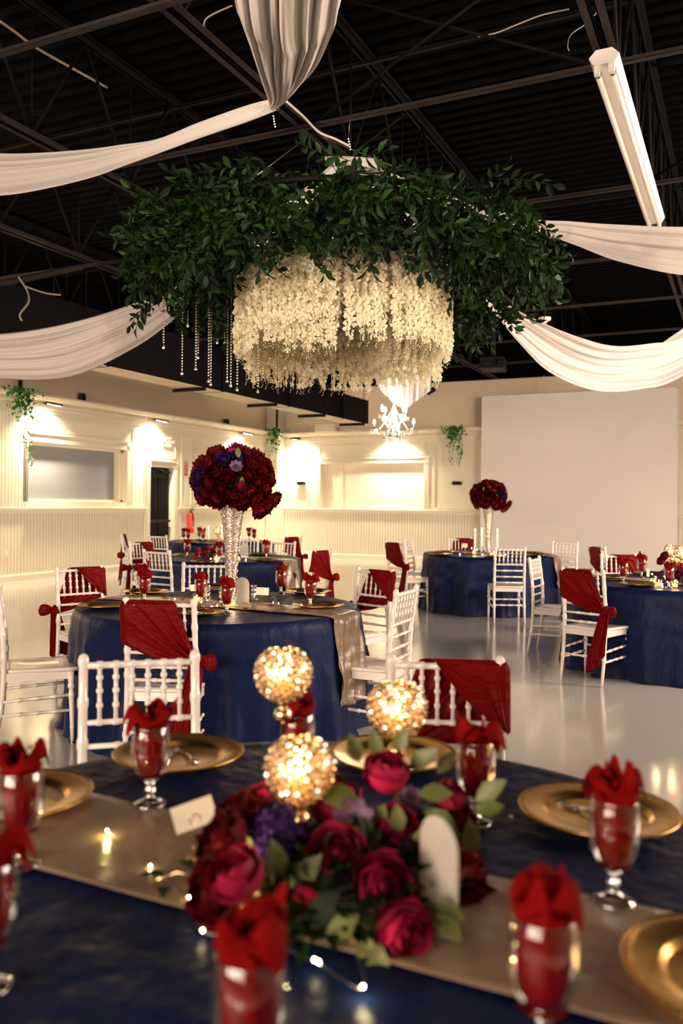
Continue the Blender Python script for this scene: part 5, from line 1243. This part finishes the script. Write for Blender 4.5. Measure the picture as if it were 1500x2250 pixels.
drape('ivory drape piece rising behind the lower right swag at the right edge', [(1420, 790, 1430, 800, 10), (1445, 762, 1465, 785, 10), (1475, 740, 1490, 768, 10), (1510, 715, 1515, 750, 10), (1600, 640, 1610, 660, 10)], .04, 4, 8)
drape('ivory drape edge seen through the top of the leaf wreath', [(712, 345, 722, 362, 7.3), (745, 342, 752, 360, 7.3), (790, 345, 792, 366, 7.3), (838, 352, 838, 372, 7.3)], .05, 3, 9, 24, 20)
A = [S(790, 690, 13.6), S(960, 690, 13.9)]; Bt = [S(826, 838, 13.6), S(845, 868, 13.6), S(885, 897, 13.6), S(915, 880, 13.7), (S(946, 858, 13.9))]
def bf(u, v):
    a = A[0].lerp(A[1], u); b = catmull(Bt, u); c = a.lerp(b, v); f = .05*v*sin(2*pi*6*u)+.03*sin(2*pi*11*u+2*v)+.06*sin(pi*u*2+v*3); x, y = R2(0, 1); return (c.x+x*f, c.y+y*f, c.z)
o = MB().grid(bf, 70, 24).build('ceiling_drape', 'drape'); m = o.modifiers.new('cloth', 'SOLIDIFY'); m.thickness = .003; tag(o, 'ivory drape end hanging in pleats above the crystal chandelier', 'drape', 'ivory ceiling drapes')

# ================================================================ IVY ON THE CORNICE
def ivy(loc, label, nrm, vines, W=.22, seed=1, top=.45, cluster=120):
    g = random.Random(seed); r = thing('ivy_garland', label, 'ivy', loc, atan2(nrm[1], nrm[0])-pi/2)      # +y points into the room
    lg = leaf_geo(.085, .075, .2, .15); mb = MB()
    for k in range(cluster):
        x, z = g.gauss(0, W*.42), -abs(g.gauss(0, top*.6))+.06; d = Vector((g.uniform(-1, 1), g.uniform(.0, .8), g.uniform(-1.2, .3)))
        mb.add(*lg, Matrix.Translation((x*(1+z*.6), .03+g.uniform(0, .08), z)) @ d.to_track_quat('Y', 'Z').to_matrix().to_4x4() @ Matrix.Rotation(g.uniform(-1, 1), 4, 'Y') @ Matrix.Scale(g.uniform(.6, 1.05), 4))
    mb.build('ivy_leaves', 'ivy', r, False)['kind'] = 'stuff'
    for x, L in vines:
        c = [Vector((x+.02*sin(i*1.3+x*9), .035+.01*sin(i), -L*i/7)) for i in range(8)]; mb = MB().tube(c, .003, 4, False); n = int(L/.035); ls = leaf_geo(.05, .04, .2, .15)
        for k in range(n):
            if g.random() < .25: continue
            q = catmull(c, k/n); mb.add(*ls, Matrix.Translation(q) @ Vector((g.uniform(-1, 1), g.uniform(.1, .6), g.uniform(-1, .1))).to_track_quat('Y', 'Z').to_matrix().to_4x4())
        mb.build('vine', 'ivy', r, False)
ivy((XL+.20, 10.78, 3.34), 'green ivy garland trailing from the left cornice at the photo edge', (1, 0), ((-.10, .9), (-.16, 1.0), (-.20, 1.25), (-.26, 1.3), (.05, .5)), .40, 1, .42, 190)
ivy((-11.25, 19.3, 3.36), 'green ivy garland trailing from the cornice in the far corner', (.6, -.8), ((-.12, .85), (-.05, 1.0), (.10, .8), (.03, .6)), .26, 2, .5, 150)
ivy((-6.40, YB-.20, 3.32), 'green ivy garland trailing from the back cornice near the screen', (0, -1), ((-.14, .95), (-.09, .9), (-.18, .8), (.05, .9), (.12, .85)), .28, 3, .42, 170)
